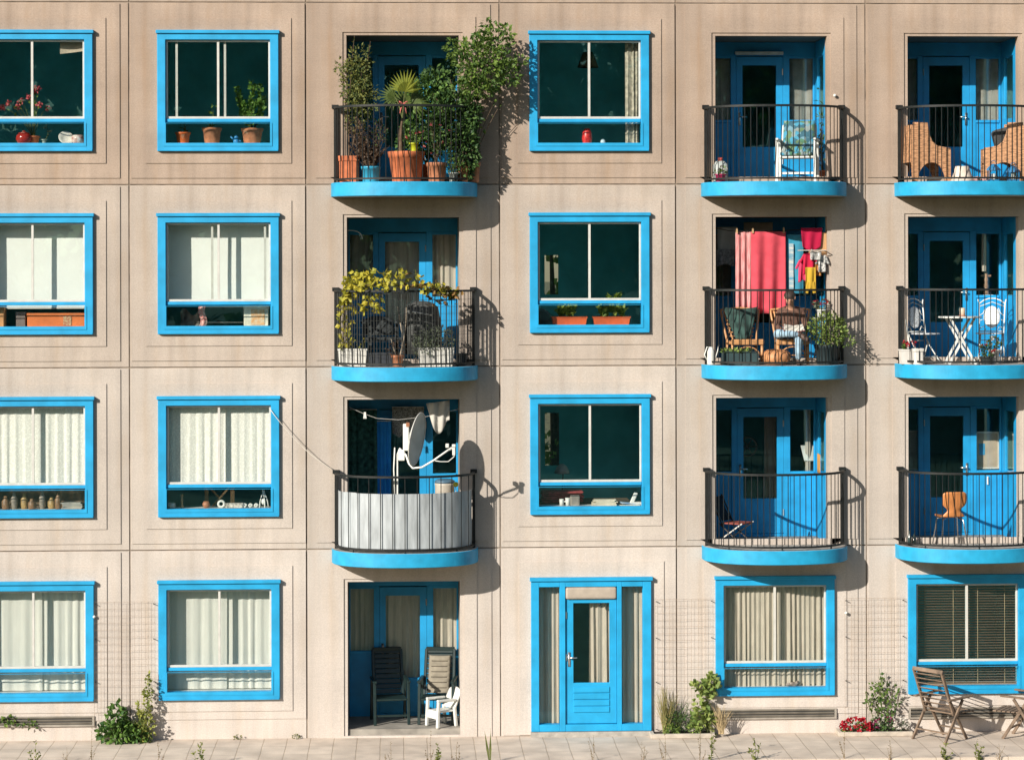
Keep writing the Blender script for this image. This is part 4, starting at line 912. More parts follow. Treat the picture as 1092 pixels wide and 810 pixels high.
stems(t, st, BARK, .014); mb.build('foliage', LEAF_YL, t); mb2.build('old_foliage', leafm('rusty_vine_leaf', (.30,.15,.05), (.09,.11,.03)), t)
L0 = (X(463, -.5), -.5, f+.25); t = shrub('grey leaved bushy plant growing over the white trough of the vine balcony', L0, None, [curve((R(-.15,.15),0,.0), rel(u, v, -.5, L0), (R(-.05,.05),0,0), 6) for u, v in ((447,372),(455,358),(465,350),(478,362),(440,378))], LEAF_GY, [((.0,0,.16), (.30,.16,.2), 430), ((-.14,-.06,.02), (.2,.12,.16), 240)], .05, .022, name='grey_shrub', sr=.007)
L0 = (X(424, -.45), -.45, f); t = thing('dead_stalk_plant', 'bare pale stalk in a small terracotta pot on the vine balcony', 'plant', L0); pot(t, .07, .095, .17, TERRA2); stems(t, [curve((.02,0,.1), (.13,0,1.0), (.04,0,0), 8), curve((.07,0,.5),(-.0,.02,.9),(0,0,0),5), curve((-.02,0,.14),(-.1,-.02,.42),(0,0,0),5)], mat('pale_stalk', (.30,.25,.19), .9), .014)
mb = MB(); clump(mb, (-.03,0,.28), (.14,.1,.12), 70, .05, .025); mb.build('dry_foliage', LEAF_BR, t)
def garden_armchair(label, loc, rz, m, w=.56, h=.92, name='garden_armchair', seat=.42, group=None):
    t = thing(name, label, 'chair', loc, rz, group)
    b_ = MB(); b_.sheet(lambda a, q: ((a-.5)*w*.86*(1-.12*q*q), .20+.16*q - .05*sin(pi*a), seat+.02+(h-seat)*q - (.06*(2*a-1)**2 if q > .9 else 0)), 8, 6, .03); b_.build('backrest', m, t, True)
    s_ = MB(); s_.box(-w*.44, w*.44, -.24, .24, seat-.05, seat); bev(s_.build('seat', m, t), .015, 2)
    for sx in (-1, 1):
        for yy in (-.22, .22): l_ = MB(); l_.beam((sx*w*.44, yy, 0), (sx*w*.45, yy*.9, seat+.2), .04, .04, (0,1,0)); l_.build('leg', m, t)
        a_ = MB(); a_.beam((sx*w*.47, -.27, seat+.22), (sx*w*.47, .26, seat+.22), .05, .03); bev(a_.build('armrest', m, t), .008)
    return t
DKW = mat('dark_wicker', (.035,.042,.045), .8, .4, 40)
garden_armchair('dark rounded garden armchair behind the wire mesh, left of the dark covered shape', (X(409,.25), .25, f), .25, DKW, .58, .72)
t = thing('covered_barbecue', 'dark grey covered barbecue with a chrome handle behind the grey leaved bush', 'barbecue', (X(450,.35), .35, f)); mb = MB()
mb.lathe([(.30,.16),(.31,.55),(.28,.72),(.25,.88),(.13,.955),(.03,.97)], n=22); mb.build('cover', mat('dark_cover', (.055,.058,.056), .8, .3, 9, bump=.4, bscale=9), t, True)
for k in range(3): l_ = MB(); a = k*2.1; l_.tube([(cos(a)*.2, sin(a)*.2, 0),(cos(a)*.16, sin(a)*.16, .2)], .014, 6); l_.build('leg', IRON, t)
mb = MB(); mb.tube([(-.14,-.33,.80),(-.13,-.30,.79)], .01, 6); mb.tube([(.13,-.30,.76),(.14,-.33,.755)], .01, 6); mb.tube([(-.15,-.33,.81),(.15,-.33,.755)], .013, 6); mb.build('handle', STEEL, t, True)
def loggia_curtain(col, row, which, label, m, seed, folds=3, z0=None, amp=.025, xx=None):
    xl = OPEN[col][0]; b = Bz[row]; W = OPEN[col][1]-xl
    a, c_, lo, hi = {'left': (.0,.41,1.0,2.04), 'right': (1.29,W-.0,1.0,2.04), 'door': (.55,1.13,.58,1.93), 'half': (.83,1.13,.58,1.93)}[which]
    return curtain(label, xl+a, xl+c_, b+lo, b+hi, 1.215, m, folds, amp, seed=seed)
GREY_C = mat('grey_net', (.40,.37,.32), .9, .12, 6, trans=.1, spec=.1)
loggia_curtain(2,1,'left','grey net curtain behind the left side light of the vine balcony',GREY_C,31)
loggia_curtain(2,1,'door','beige grey curtain behind the door glass of the vine balcony',CREAM,32,4)
loggia_curtain(2,1,'right','pale curtain behind the right side light of the vine balcony',CREAM,33,4)
px, pz = at(372,247,.05); t = thing('loose_cable', 'short white cable hanging inside the top left corner of the vine balcony', 'cable', (px, .3, pz)); mb = MB(); mb.tube(curve((-.02,0,.02),(.2,.0,-.11),(0.05,0,.04),8), .007, 5); mb.build('cable', WHITE, t)

# ---- first storey, third bay: screen, dish, washing
f = FL[2]; random.seed(44)
t = thing('balcony_screen', 'whitish grey slatted privacy screen inside the railing below the satellite dish', 'screen', (BCX[2], -.07, f))
fp = plan_by_length(half_plan(1.012, .742, 200, 2.2, 0), 200)
SCR = mat('screen_plastic', (.34,.37,.39), .6, .17, 3, stretch=(4,4,.7))
for k in range(13):
    i0 = int(k*200/13); i1 = int((k+1)*200/13); q = MB(); idx = list(range(i0, i1, 2)) + [i1]; 
    vs = [(fp[i][0], fp[i][1], z) for z in (.062, .885+R(-.006,.006)) for i in idx] + [(fp[i][0]*.992, fp[i][1]*.992+.006, z) for z in (.062, .882) for i in idx]; n = len(idx)
    q.add(vs, [(i,i+1,n+i+1,n+i) for i in range(n-1)] + [(2*n+i+1,2*n+i,3*n+i,3*n+i+1) for i in range(n-1)] + [(n+i,n+i+1,3*n+i+1,3*n+i) for i in range(n-1)] + [(0,n,3*n,2*n),(n-1,3*n-1,4*n-1,2*n-1)]); q.build('panel', SCR, t)
# satellite dish on a pole arm from the right jamb
px, pz = at(439, 467, -.84); L0 = (px, -.84, pz)
t = thing('satellite_dish', 'pale grey satellite dish seen almost edge on above the privacy screen', 'satellite dish', L0)
dn = Vector((-.93, -.30, -.06)).normalized()       # the dish opens to the left
dn = Vector((.92, -.33, -.16)).normalized()
ux = dn.cross(Vector((0,0,1))).normalized(); uz = ux.cross(dn).normalized()
def dishv(r, a, off): return Vector((0,0,0)) + ux*(r*.33*cos(a)) + uz*(r*.40*sin(a)) + dn*(off + .085*r*r)
q = MB(); q.grid(lambda a, b_: dishv(max(b_,.02), a*2*pi, 0), 36, 8); q.grid(lambda a, b_: dishv(1-max(b_,.0)*.98, a*2*pi, -.012*(.2+.8*b_)), 36, 8); q.build('reflector', mat('dish_grey', (.40,.42,.41), .5, .1, 5), t, True)
q = MB(); q.tube([dishv(1, a*2*pi/36, .0) for a in range(37)], .009, 5); q.build('rim', ALU, t, True)
q = MB(); q.cbox(dn*-.09 + Vector((0,0,0)), (.09,.14,.40)); q.cbox(dn*-.14+Vector((-.02,.02,-.28)), (.10,.10,.16)); bev(q.build('bracket', WHITE, t), .01)
q = MB(); q.cbox(dn*-.03+Vector((-.03,-.03,.20)), (.05,.07,.06)); q.build('clamp', mat('rust_bolt', (.3,.12,.06), .8), t)
arm0 = Vector(rel(426,478,-.74,L0)); arm1 = Vector(rel(440,499,-.90,L0)); arm2 = Vector(rel(450,498,-.96,L0)); arm3 = Vector(rel(479,479,-1.12,L0))
q = MB(); q.tube([arm0, Vector(rel(433,485,-.82,L0)), Vector(rel(436,494,-.88,L0)), arm1, arm2, Vector(rel(462,491,-1.03,L0)), arm3], .015, 7); q.build('support_arm', WHITE, t, True)
q = MB(); q.tube([Vector(rel(421,477,-.66,L0)), Vector(rel(420,500,-.66,L0)), Vector(rel(421,527,-.66,L0))], .012, 6); q.tube([Vector(rel(426,479,-.74,L0)), Vector(rel(424,484,-.66,L0)), Vector(rel(424,500,-.66,L0)), Vector(rel(424,560,-.66,L0)), (rel(424,560,-.66,L0)[0], -.66-L0[1], f-L0[2])], .014, 6); q.build('mast', WHITE, t, True)
q = MB(); q.tube([arm3, arm3+Vector((.04,.02,.02))], .022, 8); q.cbox(Vector(rel(477,475,-1.12,L0)), (.05,.06,.06)); q.cbox(Vector(rel(484,475,-1.13,L0)), (.055,.05,.045)); q.cbox(Vector(rel(484,481,-1.12,L0)), (.045,.045,.12)); bev(q.build('receiver_head', WHITE, t), .006)
q = MB(); q.tube([Vector(rel(u, v, -1.06, L0)) for u, v in ((464,491),(470,492),(478,492),(484,487),(486,482))], .007, 5); q.build('cable', WHITE, t, True)
# washing and curtains
LACEB = mat('black_white_lace', (.55,.54,.50), .9, .5, 60, rgb2=(.02,.02,.022), spec=.1)
curtain('black and white spotted lace cloth hanging behind the dish', X(418,.95), X(452,.95), at(430,464,.95)[1], at(430,434,.95)[1], .93, LACEB, 3, .02, cat='cloth', name='lace_cloth', seed=41, hem=.03)
BLC = cloth_mat('navy_blue_cloth', (.03,.27,.70)); DGC = mat('bottle_green_cloth', (.045,.13,.11), .95, .35, 14, spec=.1)
curtain('blue curtain hanging at the left beside the dish', X(402,.8), X(417,.8), f+.03, at(410,449,.8)[1], .80, BLC, 3, .035, seed=42)
curtain('bottle green curtain covering the left of the recess behind the washing line', X(371,.95), X(402,.95), f+.03, at(380,437,.95)[1], .98, DGC, 4, .03, seed=43)
pA = at(372,434,.1); pB = at(490,436,.1); mid = [at(388,441,.1), at(402,446,.1), at(425,447.5,.1), at(455,444,.1)]
t = thing('washing_line', 'thin sagging washing line strung across the dish balcony', 'washing line', (pA[0], .12, pA[1])); mb = MB(); mb.tube([(a-pA[0], 0, c_-pA[1]) for a, c_ in [pA] + mid + [pB]], .0032, 5); mb.build('line', ALU, t)
px, pz = at(389, 442, .1); t = thing('clothes_peg', 'white clothes peg on the left part of the washing line', 'peg', (px, .12, pz-.01)); mb = MB(); mb.beam((-.012,-.012,-.05),(-.004,-.008,.05),.02,.012,(0,1,0)); mb.beam((.016,-.012,-.05),(.006,-.008,.05),.02,.012,(0,1,0)); mb.build('peg', WHITE, t)
px, pz = at(467, 430, .12); t = thing('white_dishcloth', 'greyish white cloth hung by two corners from the washing line', 'cloth', (px, .10, pz)); mb = MB()
mb.sheet(lambda a, q: ((a-.5)*.36*(1-.25*q) + .04*q, .03*sin(a*14+q*3)-.03*q, .05*a - q*(.30+.18*sin(pi*min(1,a*1.15)**.9))), 14, 10, .006); mb.build('fabric', cloth_mat('white_rag', (.50,.48,.44)), t, True)
px = X(478, .4); t = thing('storage_bin', 'pale round bin behind the right part of the privacy screen', 'bin', (X(474,.5), .5, f)); mb = MB(); mb.lathe([(.13,0),(.14,.03),(.15,.88),(.155,.9),(.155,.93),(.14,.93)], n=20); mb.build('body', mat('beige_bin', (.42,.38,.32), .5, .15, 4), t, True); mb = MB(); mb.lathe([(.157,.932),(.157,.96),(.12,.985),(.001,.99)], n=20); mb.build('lid', mat('blue_grey_lid', (.06,.12,.18), .5), t, True)
px, pz = at(486, 516, .1); t = thing('yellow_ball', 'small yellow ball on the right jamb corner of the dish balcony', 'ball', (px, .05, pz)); mb = MB(); mb.ball((0,0,0), .04, 12, 8); mb.build('ball', plastic('yellow_plastic', (.45,.42,.03)), t, True)
mb = MB(); mb.tube([(0,0,-.035),(0,0,-.32)], .006, 5); mb.build('stick', ALU, t)
# cable between the third row window and the dish balcony
pA = at(288, 436, -.11); pB = at(356, 501, -.1); t = thing('slack_white_cable', 'slack white cable running from a window corner to the balcony post of the dish', 'cable', (pA[0], -.11, pA[1])); mb = MB(); mb.tube(curve((0,0,0), (pB[0]-pA[0], .01, pB[1]-pA[1]), (-.0,-.02,-.10), 16), .0055, 5); mb.build('cable', mat('cable_white', (.60,.56,.50), .5), t, True)

# ---- top storey, fifth bay
f = FL[0]; random.seed(55)
WB = mat('white_blind_strip', (.55,.58,.58), .6)
px, pz = at(810, 57, 1.0); t = thing('door_awning_box', 'slim white roller case above the top floor door beside the patterned cushion', 'roller case', (px, 1.06, pz)); mb = MB(); mb.box(-.38,.38,-.05,.035,-.015,.03); bev(mb.build('case', WB, t), .004); mb = MB(); mb.box(-.37,.37,-.03,-.02,-.024,-.016); mb.build('pull_bar', ALU, t)
loggia_curtain(4,0,'left','grey curtain behind the left side light of the balcony with the cushioned chair',GREY_C,51)
loggia_curtain(4,0,'right','dim curtain behind the right side light of the balcony with the cushioned chair',mat('dim_net',(.26,.25,.22),.9),52,2)
WPL = plastic('white_resin', (.62,.63,.60))
def recliner(label, loc, rz, m, bm, group=None, w=.50, seat=.40, bh=1.05, lean=.26, ribs=False):
    t = thing('reclining_chair', label, 'chair', loc, rz, group)
    for sx in (-1, 1):
        x = sx*w*.5
        for (ya, za, yb, zb) in ((-.28,0,-.22,seat+.24), (.26,0,.18,seat+.24)):
            l_ = MB(); l_.beam((x,ya,za),(x,yb,zb),.045,.035,(0,1,0)); bev(l_.build('leg', m, t), .006)
        a_ = MB(); a_.beam((x,-.30,seat+.258),(x,.27,seat+.258),.055,.032); bev(a_.build('armrest', m, t), .008)
        r_ = MB(); r_.beam((x*.88,.17,seat-.02),(x*.84,.17+lean,bh),.045,.05,(0,1,0)); bev(r_.build('back_rail', m, t), .008)
    b_ = MB(); n = 9
    for i in range(n):
        k = (i+.6)/n; b_.cbox((0,.17+lean*k,seat+(bh-seat)*k), (w*.76,.018,(bh-seat)/n*.96), (-math.atan(lean/(bh-seat)),0,0))
    b_.beam((-w*.43,.17+lean,bh),(w*.43,.17+lean,bh),.05,.06); bev(b_.build('backrest', bm, t), .006)
    s_ = MB()
    for i in range(6): s_.box(-w*.45, w*.45, -.27+i*.078, -.205+i*.078, seat-.03, seat)
    bev(s_.build('seat', bm, t), .006)
    c_ = MB(); c_.beam((-w*.48,-.25,.14),(w*.48,-.25,.14),.03,.03); c_.build('stretcher', m, t)
    return t
def cushion(label, loc, rz, m, w=.42, seat=.40, bh=1.02, lean=.26, seat_too=True, ribs=8, name='seat_cushion', th=.06):
    t = thing(name, label, 'cushion', loc, rz)
    mb = MB(); off = .065
    def fn(a, q): 
        bulge = th*(1-(2*a-1)**4)*(.30+.70*abs(sin(q*ribs*pi))**.6)
        return ((a-.5)*w, .17+lean*q-off-bulge*.9-.01, seat+.03+(bh-seat)*q-bulge*.3)
    mb.sheet(fn, 12, ribs*6, .035); mb.build('back_pad', m, t, True)
    if ribs > 4:  # crease shade between the ribs, drawn as dark lines
        for k in range(1, ribs): s_ = MB(); s_.tube([tuple(Vector(fn(a/8, k/ribs)) - Vector((0,.004,0))) for a in range(1, 8)], .006, 5); s_.build('rib_shade_line', SOIL, t)
    if seat_too: s_ = MB(); s_.box(-w*.5,w*.5,-.30,.10,seat+.004,seat+.065); bev(s_.build('seat_pad', m, t), .025, 3)
    return t
L0 = (X(851, .0), .0, f); recliner('white plastic armchair under a patterned blue cushion on the top floor', L0, -.25, WPL, WPL, w=.58, bh=.90, lean=.22)
PAT = bpy.data.materials.new('patterned_cushion'); PAT.use_nodes = True; nt = PAT.node_tree; L_ = nt.links; p_ = nt.nodes['Principled BSDF']; p_.inputs['Roughness'].default_value = .9
vo = nd(nt,'ShaderNodeTexVoronoi'); vo.inputs['Scale'].default_value = 16; tc = nd(nt,'ShaderNodeTexCoord'); L_.new(tc.outputs['Object'], vo.inputs['Vector']); sp_ = nd(nt,'ShaderNodeSeparateColor'); L_.new(vo.outputs['Color'], sp_.inputs[0]); cr = nd(nt,'ShaderNodeValToRGB'); cr.color_ramp.interpolation = 'CONSTANT'
for k, (pp, cc) in enumerate(((0,(.03,.10,.14)),(.22,(.13,.25,.31)),(.42,(.05,.24,.36)),(.58,(.10,.17,.09)),(.72,(.20,.25,.25)),(.88,(.06,.16,.10)))):
    e = cr.color_ramp.elements[k] if k < 2 else cr.color_ramp.elements.new(pp); e.position = pp; e.color = (*cc, 1)
L_.new(sp_.outputs[0], cr.inputs[0]); L_.new(cr.outputs[0], p_.inputs['Base Color'])
cushion('blue, green and white patterned cushion on the white plastic armchair', L0, -.25, PAT, w=.48, bh=.94, lean=.22, ribs=3)
L0 = (X(769, -.2), -.15, f); t = thing('white_canister', 'white plastic canister with a red top in the corner of the top floor balcony', 'canister', L0); mb = MB(); mb.lathe([(.10,0),(.11,.02),(.11,.27),(.07,.32),(.04,.33)], n=16, sq=.6); mb.build('body', plastic('milky_plastic', (.36,.39,.38)), t, True); mb = MB(); mb.lathe([(.038,.332),(.04,.37),(.03,.38)], n=12); mb.build('cap', plastic('red_cap', (.40,.06,.05)), t, True)
L0 = (X(769, -.4), -.40, f); small_plant('small dark pink pot with a white bloom left of the top floor door', 'plant', L0, plastic('magenta_pot', (.32,.02,.09)), .07, .085, .12, LEAF_MD, 16, (.1,.06,.06), .05, .03, PET_WHITE, 8, .03)
L0 = (X(879, .3), .30, f); shrub('sparse dark plant in a pot behind the white plastic armchair', L0, (.09,.11,.2), [curve((0,0,.15), (R(-.12,.06), R(-.1,.1), R(.7,1.5)), (R(-.05,.05),0,0), 6) for _ in range(5)], LEAF_DK, [((-.03,0,.5), (.12,.12,.3), 90)], .09, .03, sr=.007, along=10)

# ---- second storey, fifth bay: washing, rattan chairs and the reader
f = FL[1]; random.seed(66)
def hung(name, label, u0, u1, v0, v1, y, m, cat='towel', folds=2.5, amp=.02, taper=0.0, skew=0.0, seed=1, bow=0.0, notch=0.0):
    xa, z1 = at(u0, v0, y); xb, z0 = at(u1, v1, y); t = thing(name, label, cat, ((xa+xb)/2, y, z1)); w = xb-xa; h = z1-z0; rnd = random.Random(seed); ph = rnd.uniform(0,6)
    mb = MB(); mb.sheet(lambda a, q: ((a-.5)*w*(1-taper*q)+skew*q, amp*sin(a*folds*2*pi+ph+q)*(.35+.65*q)+.3*amp*sin(a*17+ph)*q, -h*q - bow*sin(pi*a)*q - notch*abs(2*a-1)*q), 30, 14, .008); mb.build('fabric', m, t, True); return t
PK = cloth_mat('coral_pink_towel', (.56,.075,.105)); PK2 = mat('pink_white_stripe', (.60,.36,.35), .95, .2, 16, rgb2=(.45,.08,.09), stretch=(6,6,.4))
hung('pink_towel', 'large coral pink bath towel hanging over the left rattan chair', 801, 838, 247, 334, .30, PK, folds=2.4, amp=.030, seed=3)
hung('striped_towel', 'pink and white striped towel folded at the left edge of the coral towel', 784.5, 803, 247, 331, .33, PK2, folds=3, amp=.03, seed=4)
TQ = mat('turquoise_towel', (.035,.30,.46), .95, .25, 5, rgb2=(.03,.16,.26)); 
t = hung('turquoise_towel', 'turquoise towel with a white lettered stripe right of the coral towel', 839, 857, 250, 313, .35, TQ, folds=1.5, amp=.012, seed=5)
mb = MB(); mb.sheet(lambda a, q: (-.10+.07*a, -.022-.006*sin(q*9), -.14-.72*q), 2, 12, .004); mb.build('printed_stripe', mat('white_print', (.58,.58,.55), .9, .5, 9, rgb2=(.03,.25,.40), stretch=(.4,.4,2.2)), t)
hung('crimson_cloth', 'crimson cloth pegged up at the top right of the washing', 854, 877, 243, 263, .02, cloth_mat('crimson_cloth', (.40,.015,.055)), 'cloth', 2, .015, taper=.15, seed=6, bow=.06)
hung('grey_shirt', 'pale grey shirt hanging in the shade at the top left of the washing', 765, 785, 242, 276, .55, cloth_mat('shade_shirt', (.40,.42,.40)), 'shirt', 1.5, .02, seed=7)
hung('dark_shorts', 'dark grey patterned shorts hanging under the shaded grey shirt', 764, 783, 266, 281, .5, mat('grey_pattern', (.24,.26,.26), .9, .5, 25, rgb2=(.06,.07,.08)), 'shorts', 1.5, .02, seed=8, notch=.05)
hung('beige_sheet', 'beige cloth showing above the coral pink towel', 793, 824, 237, 262, .7, cloth_mat('beige_sheet', (.30,.28,.23)), 'cloth', 1.5, .02, seed=9)
for k, (nm, lab, u0, u1, v0, v1, m, ct) in enumerate((('pink_babygro', 'bright pink baby suit on the small airer', 852, 861, 277, 298, cloth_mat('hot_pink', (.56,.05,.12)), 'baby clothes'), ('red_babygro', 'red baby suit in the middle of the small airer', 857, 868, 270, 290, cloth_mat('baby_red', (.50,.02,.06)), 'baby clothes'), ('yellow_leggings', 'yellow baby leggings hanging lowest on the airer', 859, 870, 285, 308, cloth_mat('baby_yellow', (.52,.33,.04)), 'baby clothes'),
        ('orange_shirt', 'orange baby shirt at the right of the yellow leggings', 868, 876, 278, 294, cloth_mat('baby_orange', (.55,.25,.08)), 'baby clothes'), ('black_white_top', 'black and white printed top at the right end of the airer', 873, 881, 272, 290, mat('bw_print', (.6,.6,.58), .9, .5, 30, rgb2=(.02,.02,.02)), 'baby clothes'), ('striped_cloth', 'white cloth with black stripes above the baby clothes', 864, 876, 268, 277, mat('bw_stripe', (.62,.62,.60), .9, .5, 30, rgb2=(.03,.03,.03), stretch=(5,5,.5)), 'cloth'))):
    t = hung(nm, lab, u0, u1, v0, v1, -.02-.04*(k%3), m, ct, 1.5, .02, taper=-.15 if k in (0,1,4) else .0, seed=60+k, notch=.05 if k < 3 else 0)
    if k in (0, 1, 3, 4):
        w_ = (u1-u0)/70
        for s_ in (-1, 1): mb = MB(); mb.beam((s_*w_*.42,.004,-.02),(s_*w_*.85,.004,-.14),.035,.02,(0,1,0)); bev(mb.build('sleeve', m, t), .008)
    elif k == 2:
        for s_ in (-1, 1): mb = MB(); mb.beam((s_*.035,.004,-.22),(s_*.06,.004,-.40),.05,.02,(0,1,0)); bev(mb.build('trouser_leg', m, t), .008)
px, pz = at(866, 267, -.05); t = thing('clothes_airer', 'small white airer rail carrying the baby clothes', 'airer', (px, -.05, pz)); mb = MB()
for yy in (-.1, 0, .1): mb.tube([(-.2,yy,0),(.2,yy,0)], .007, 5)
mb.tube([(-.2,-.1,0),(-.2,.1,0)], .008, 5); mb.tube([(.2,-.1,0),(.2,.1,0)], .008, 5); mb.build('rack', ALU, t); mb = MB(); mb.tube([(0,.05,.0),(0,.2,.18),(.0,.36,.30)], .005, 5); mb.build('hanger', ALU, t)
pA = at(763,246,.31); pB = at(884,244,.31); t = thing('clothes_line', 'dark clothes line carrying the coral pink towel', 'clothes line', (pA[0], .31, pA[1])); mb = MB(); mb.tube([(0,0,.04),(.2,0,.0),(.55,0,-.008),(1.05,0,.0),(1.4,0,.02),(pB[0]-pA[0],0,.05)], .006, 5); mb.build('line', IRON, t)
for k, u in enumerate((786, 803, 836)): px = X(u, .3); t = thing('clothes_peg', 'wooden pegs holding the coral and striped towels', 'peg', (px, .30, pA[1]-.01), 0, 'pegs on the towel line'); mb = MB(); mb.beam((-.01,-.012,-.03),(-.004,-.012,.06),.012,.012,(0,1,0)); mb.beam((.01,-.012,-.03),(.004,-.012,.06),.012,.012,(0,1,0)); mb.build('peg', MATS['light_wood'], t)
px, pz = at(879, 245, .15); t = thing('wall_shelf', 'light wooden wall cupboard at the top right corner of the washing balcony', 'cupboard', (OPEN[4][1]-.10, .05, pz-.66)); mb = MB(); LW = mat('shelf_wood', (.46,.26,.12), .6, .15, 6); mb.box(-.11,.1,-.0,.5,0,.62); bev(mb.build('body', LW, t), .004); mb = MB(); mb.box(-.115,.1,-.014,-.001,.30,.34); mb.build('shelf_edge', mat('shelf_edge', (.30,.17,.08), .6), t)
RAT = mat('rattan', (.46,.235,.10), .5, .2, 12)
def rattan_chair(label, loc, rz):
    t = thing('rattan_lounge_chair', label, 'chair', loc, rz)
    for s_ in (-1, 1):
        mb = MB(); mb.tube(curve((s_*.22,.16,.30),(s_*.30,.36,.82),(0,.03,0),6), .018, 7); mb.build('back_post', RAT, t, True)
        mb = MB(); mb.tube(curve((s_*.13,.2,.35),(s_*.25,.36,.80),(0,.03,0),6), .012, 6); mb.build('inner_post', RAT, t, True)
        for yy in (-.25, .2): mb = MB(); mb.tube([(s_*.225,yy,0),(s_*.225,yy*.96,.36)], .024, 8); mb.build('leg', RAT, t, True)
        mb = MB(); mb.tube([(s_*.225,-.25,.33),(s_*.225,.2,.31)], .022, 7); mb.build('side_rail', RAT, t, True)
    mb = MB(); mb.box(-.25,.25,-.285,-.235,.30,.385); bev(mb.build('front_rail', RAT, t), .012, 2)
    mb = MB(); mb.tube([(-.215,-.25,.06)] + [(-.20*cos(a), -.25, .10+.17*sin(a)) for a in [i*pi/12 for i in range(13)]] + [(.215,-.25,.06)], .011, 6); mb.build('arch_brace', RAT, t, True); mb = MB(); mb.tube([(-.22,-.25,.14),(.22,-.25,.14)], .012, 6); mb.build('stretcher', RAT, t, True)
    mb = MB()
    for i in range(7): mb.cbox((0,.24+.11*i/6,.42+.36*i/6), (.36+.16*i/6,.012,.02))
    mb.tube([(-.30,.36,.82),(0,.38,.85),(.30,.36,.82)], .018, 6); mb.build('backrest', RAT, t)
    mb = MB(); mb.box(-.22,.22,-.24,.2,.32,.35); mb.build('seat', RAT, t); return t
LA = (X(794, -.12), -.10, f); rattan_chair('empty rattan lounge chair with a dark jacket, below the coral pink towel', LA, .06)
t = thing('dark_jacket', 'dark green jacket draped over the back of the empty rattan chair', 'jacket', LA, .06); mb = MB(); mb.sheet(lambda a, q: ((a-.5)*(.20+.36*q), .13+.17*q-.05*sin(pi*a)+.015*sin(a*15+q*5), .37+.50*q-.03*sin(pi*a)*q), 16, 12, .02); mb.build('fabric', mat('jacket_green', (.022,.055,.048), .9, .3, 10), t, True)
LB = (X(845, -.18), -.12, f); rattan_chair('rattan lounge chair that the reading person sits in', LB, -.08)
t = thing('planting_tray', 'long dark tray of small green plants at the left of the washing balcony', 'planter', (X(789,-.44), -.45, f)); mb = MB(); w_ = .27; mb.ring((-w_,w_,0,.20),(-w_+.02,w_-.02,.02,.21),-.09,-.07); mb.box(-w_,w_,-.068,.09,0,.185); mb.build('tray', mat('tray_green', (.022,.05,.055), .6), t); mb = MB()
for _ in range(120): mb.leaf((R(-.25,.14), R(-.06,.08), .18+R(0,.03)), rdir(0,1), rdir(-.2,1), R(.05,.11), R(.03,.05))
mb.build('foliage', LEAF_LT, t)
x_, z_ = at(758, 372, -.3); t = thing('white_watering_can', 'white slender watering can at the left end of the washing balcony', 'watering can', (x_, -.32, f)); mb = MB(); mb.lathe([(.055,0),(.06,.02),(.055,.2),(.03,.26),(.025,.27)], n=14); mb.build('body', WPL, t, True); mb = MB(); mb.tube([(.05,0,.05),(.1,-.0,.2),(.12,0,.30)], [.012,.009,.008], 6); mb.build('spout', WPL, t, True); mb = MB(); mb.tube([(-.05,0,.06),(-.1,0,.15),(-.06,0,.27),(-.02,0,.26)], .009, 6); mb.build('handle', WPL, t, True)
t = thing('round_pouffe', 'round tan pouffe on the floor between the two rattan chairs', 'pouffe', (X(828,-.45), -.42, f)); mb = MB(); mb.lathe([(.14,0),(.19,.03),(.215,.10),(.20,.17),(.13,.215),(.04,.225)], n=22); mb.build('body', mat('tan_leather', (.46,.21,.09), .6, .25, 7), t, True); mb = MB()
for k in range(8): a = k*pi/4; mb.tube([(cos(a)*r_, sin(a)*r_, z) for r_, z in ((.15,.005),(.195,.03),(.222,.10),(.207,.175),(.135,.222),(.03,.232))], .006, 5)
mb.build('piping', mat('piping_tan', (.30,.13,.05), .6), t, True)
L0 = (X(883, -.42), -.36, f); shrub('bushy light green plant in a dark tub at the right end of the washing balcony', L0, (.16,.19,.30), [curve((0,0,.25), (R(-.25,.28), R(-.2,.1), R(.5,.8)), (0,0,0), 6) for _ in range(8)], LEAF_LT, [((0,-.02,.52), (.30,.24,.28), 900), ((.30,-.1,.36), (.10,.08,.10), 40)], .055, .028, pm=plastic('dark_tub', (.02,.035,.04)), sr=.007)
L0 = (X(876, .0), -.02, f); t = thing('white_pedestal', 'white plant stand behind the bushy light green plant', 'plant stand', L0); mb = MB(); mb.lathe([(.12,.66),(.13,.68),(.13,.70),(.001,.705)], n=18); mb.build('top', WPL, t)
for k in range(3): a = k*2.1+.4; mb = MB(); mb.tube([(cos(a)*.14, sin(a)*.14, 0),(cos(a)*.07, sin(a)*.07, .4),(cos(a)*.1, sin(a)*.1, .66)], .012, 6); mb.build('leg', WPL, t, True)
small_plant('red flowering plant in a white pot on the white plant stand', 'plant', (L0[0], L0[1], f+.706), WPL, .06, .08, .12, LEAF_GY, 60, (.13,.1,.08), .05, .03, PET_RED, 16, .03)
loggia_curtain(4,1,'left','dim grey curtain in the left side light behind the washing',MATS['dim_net'],61)

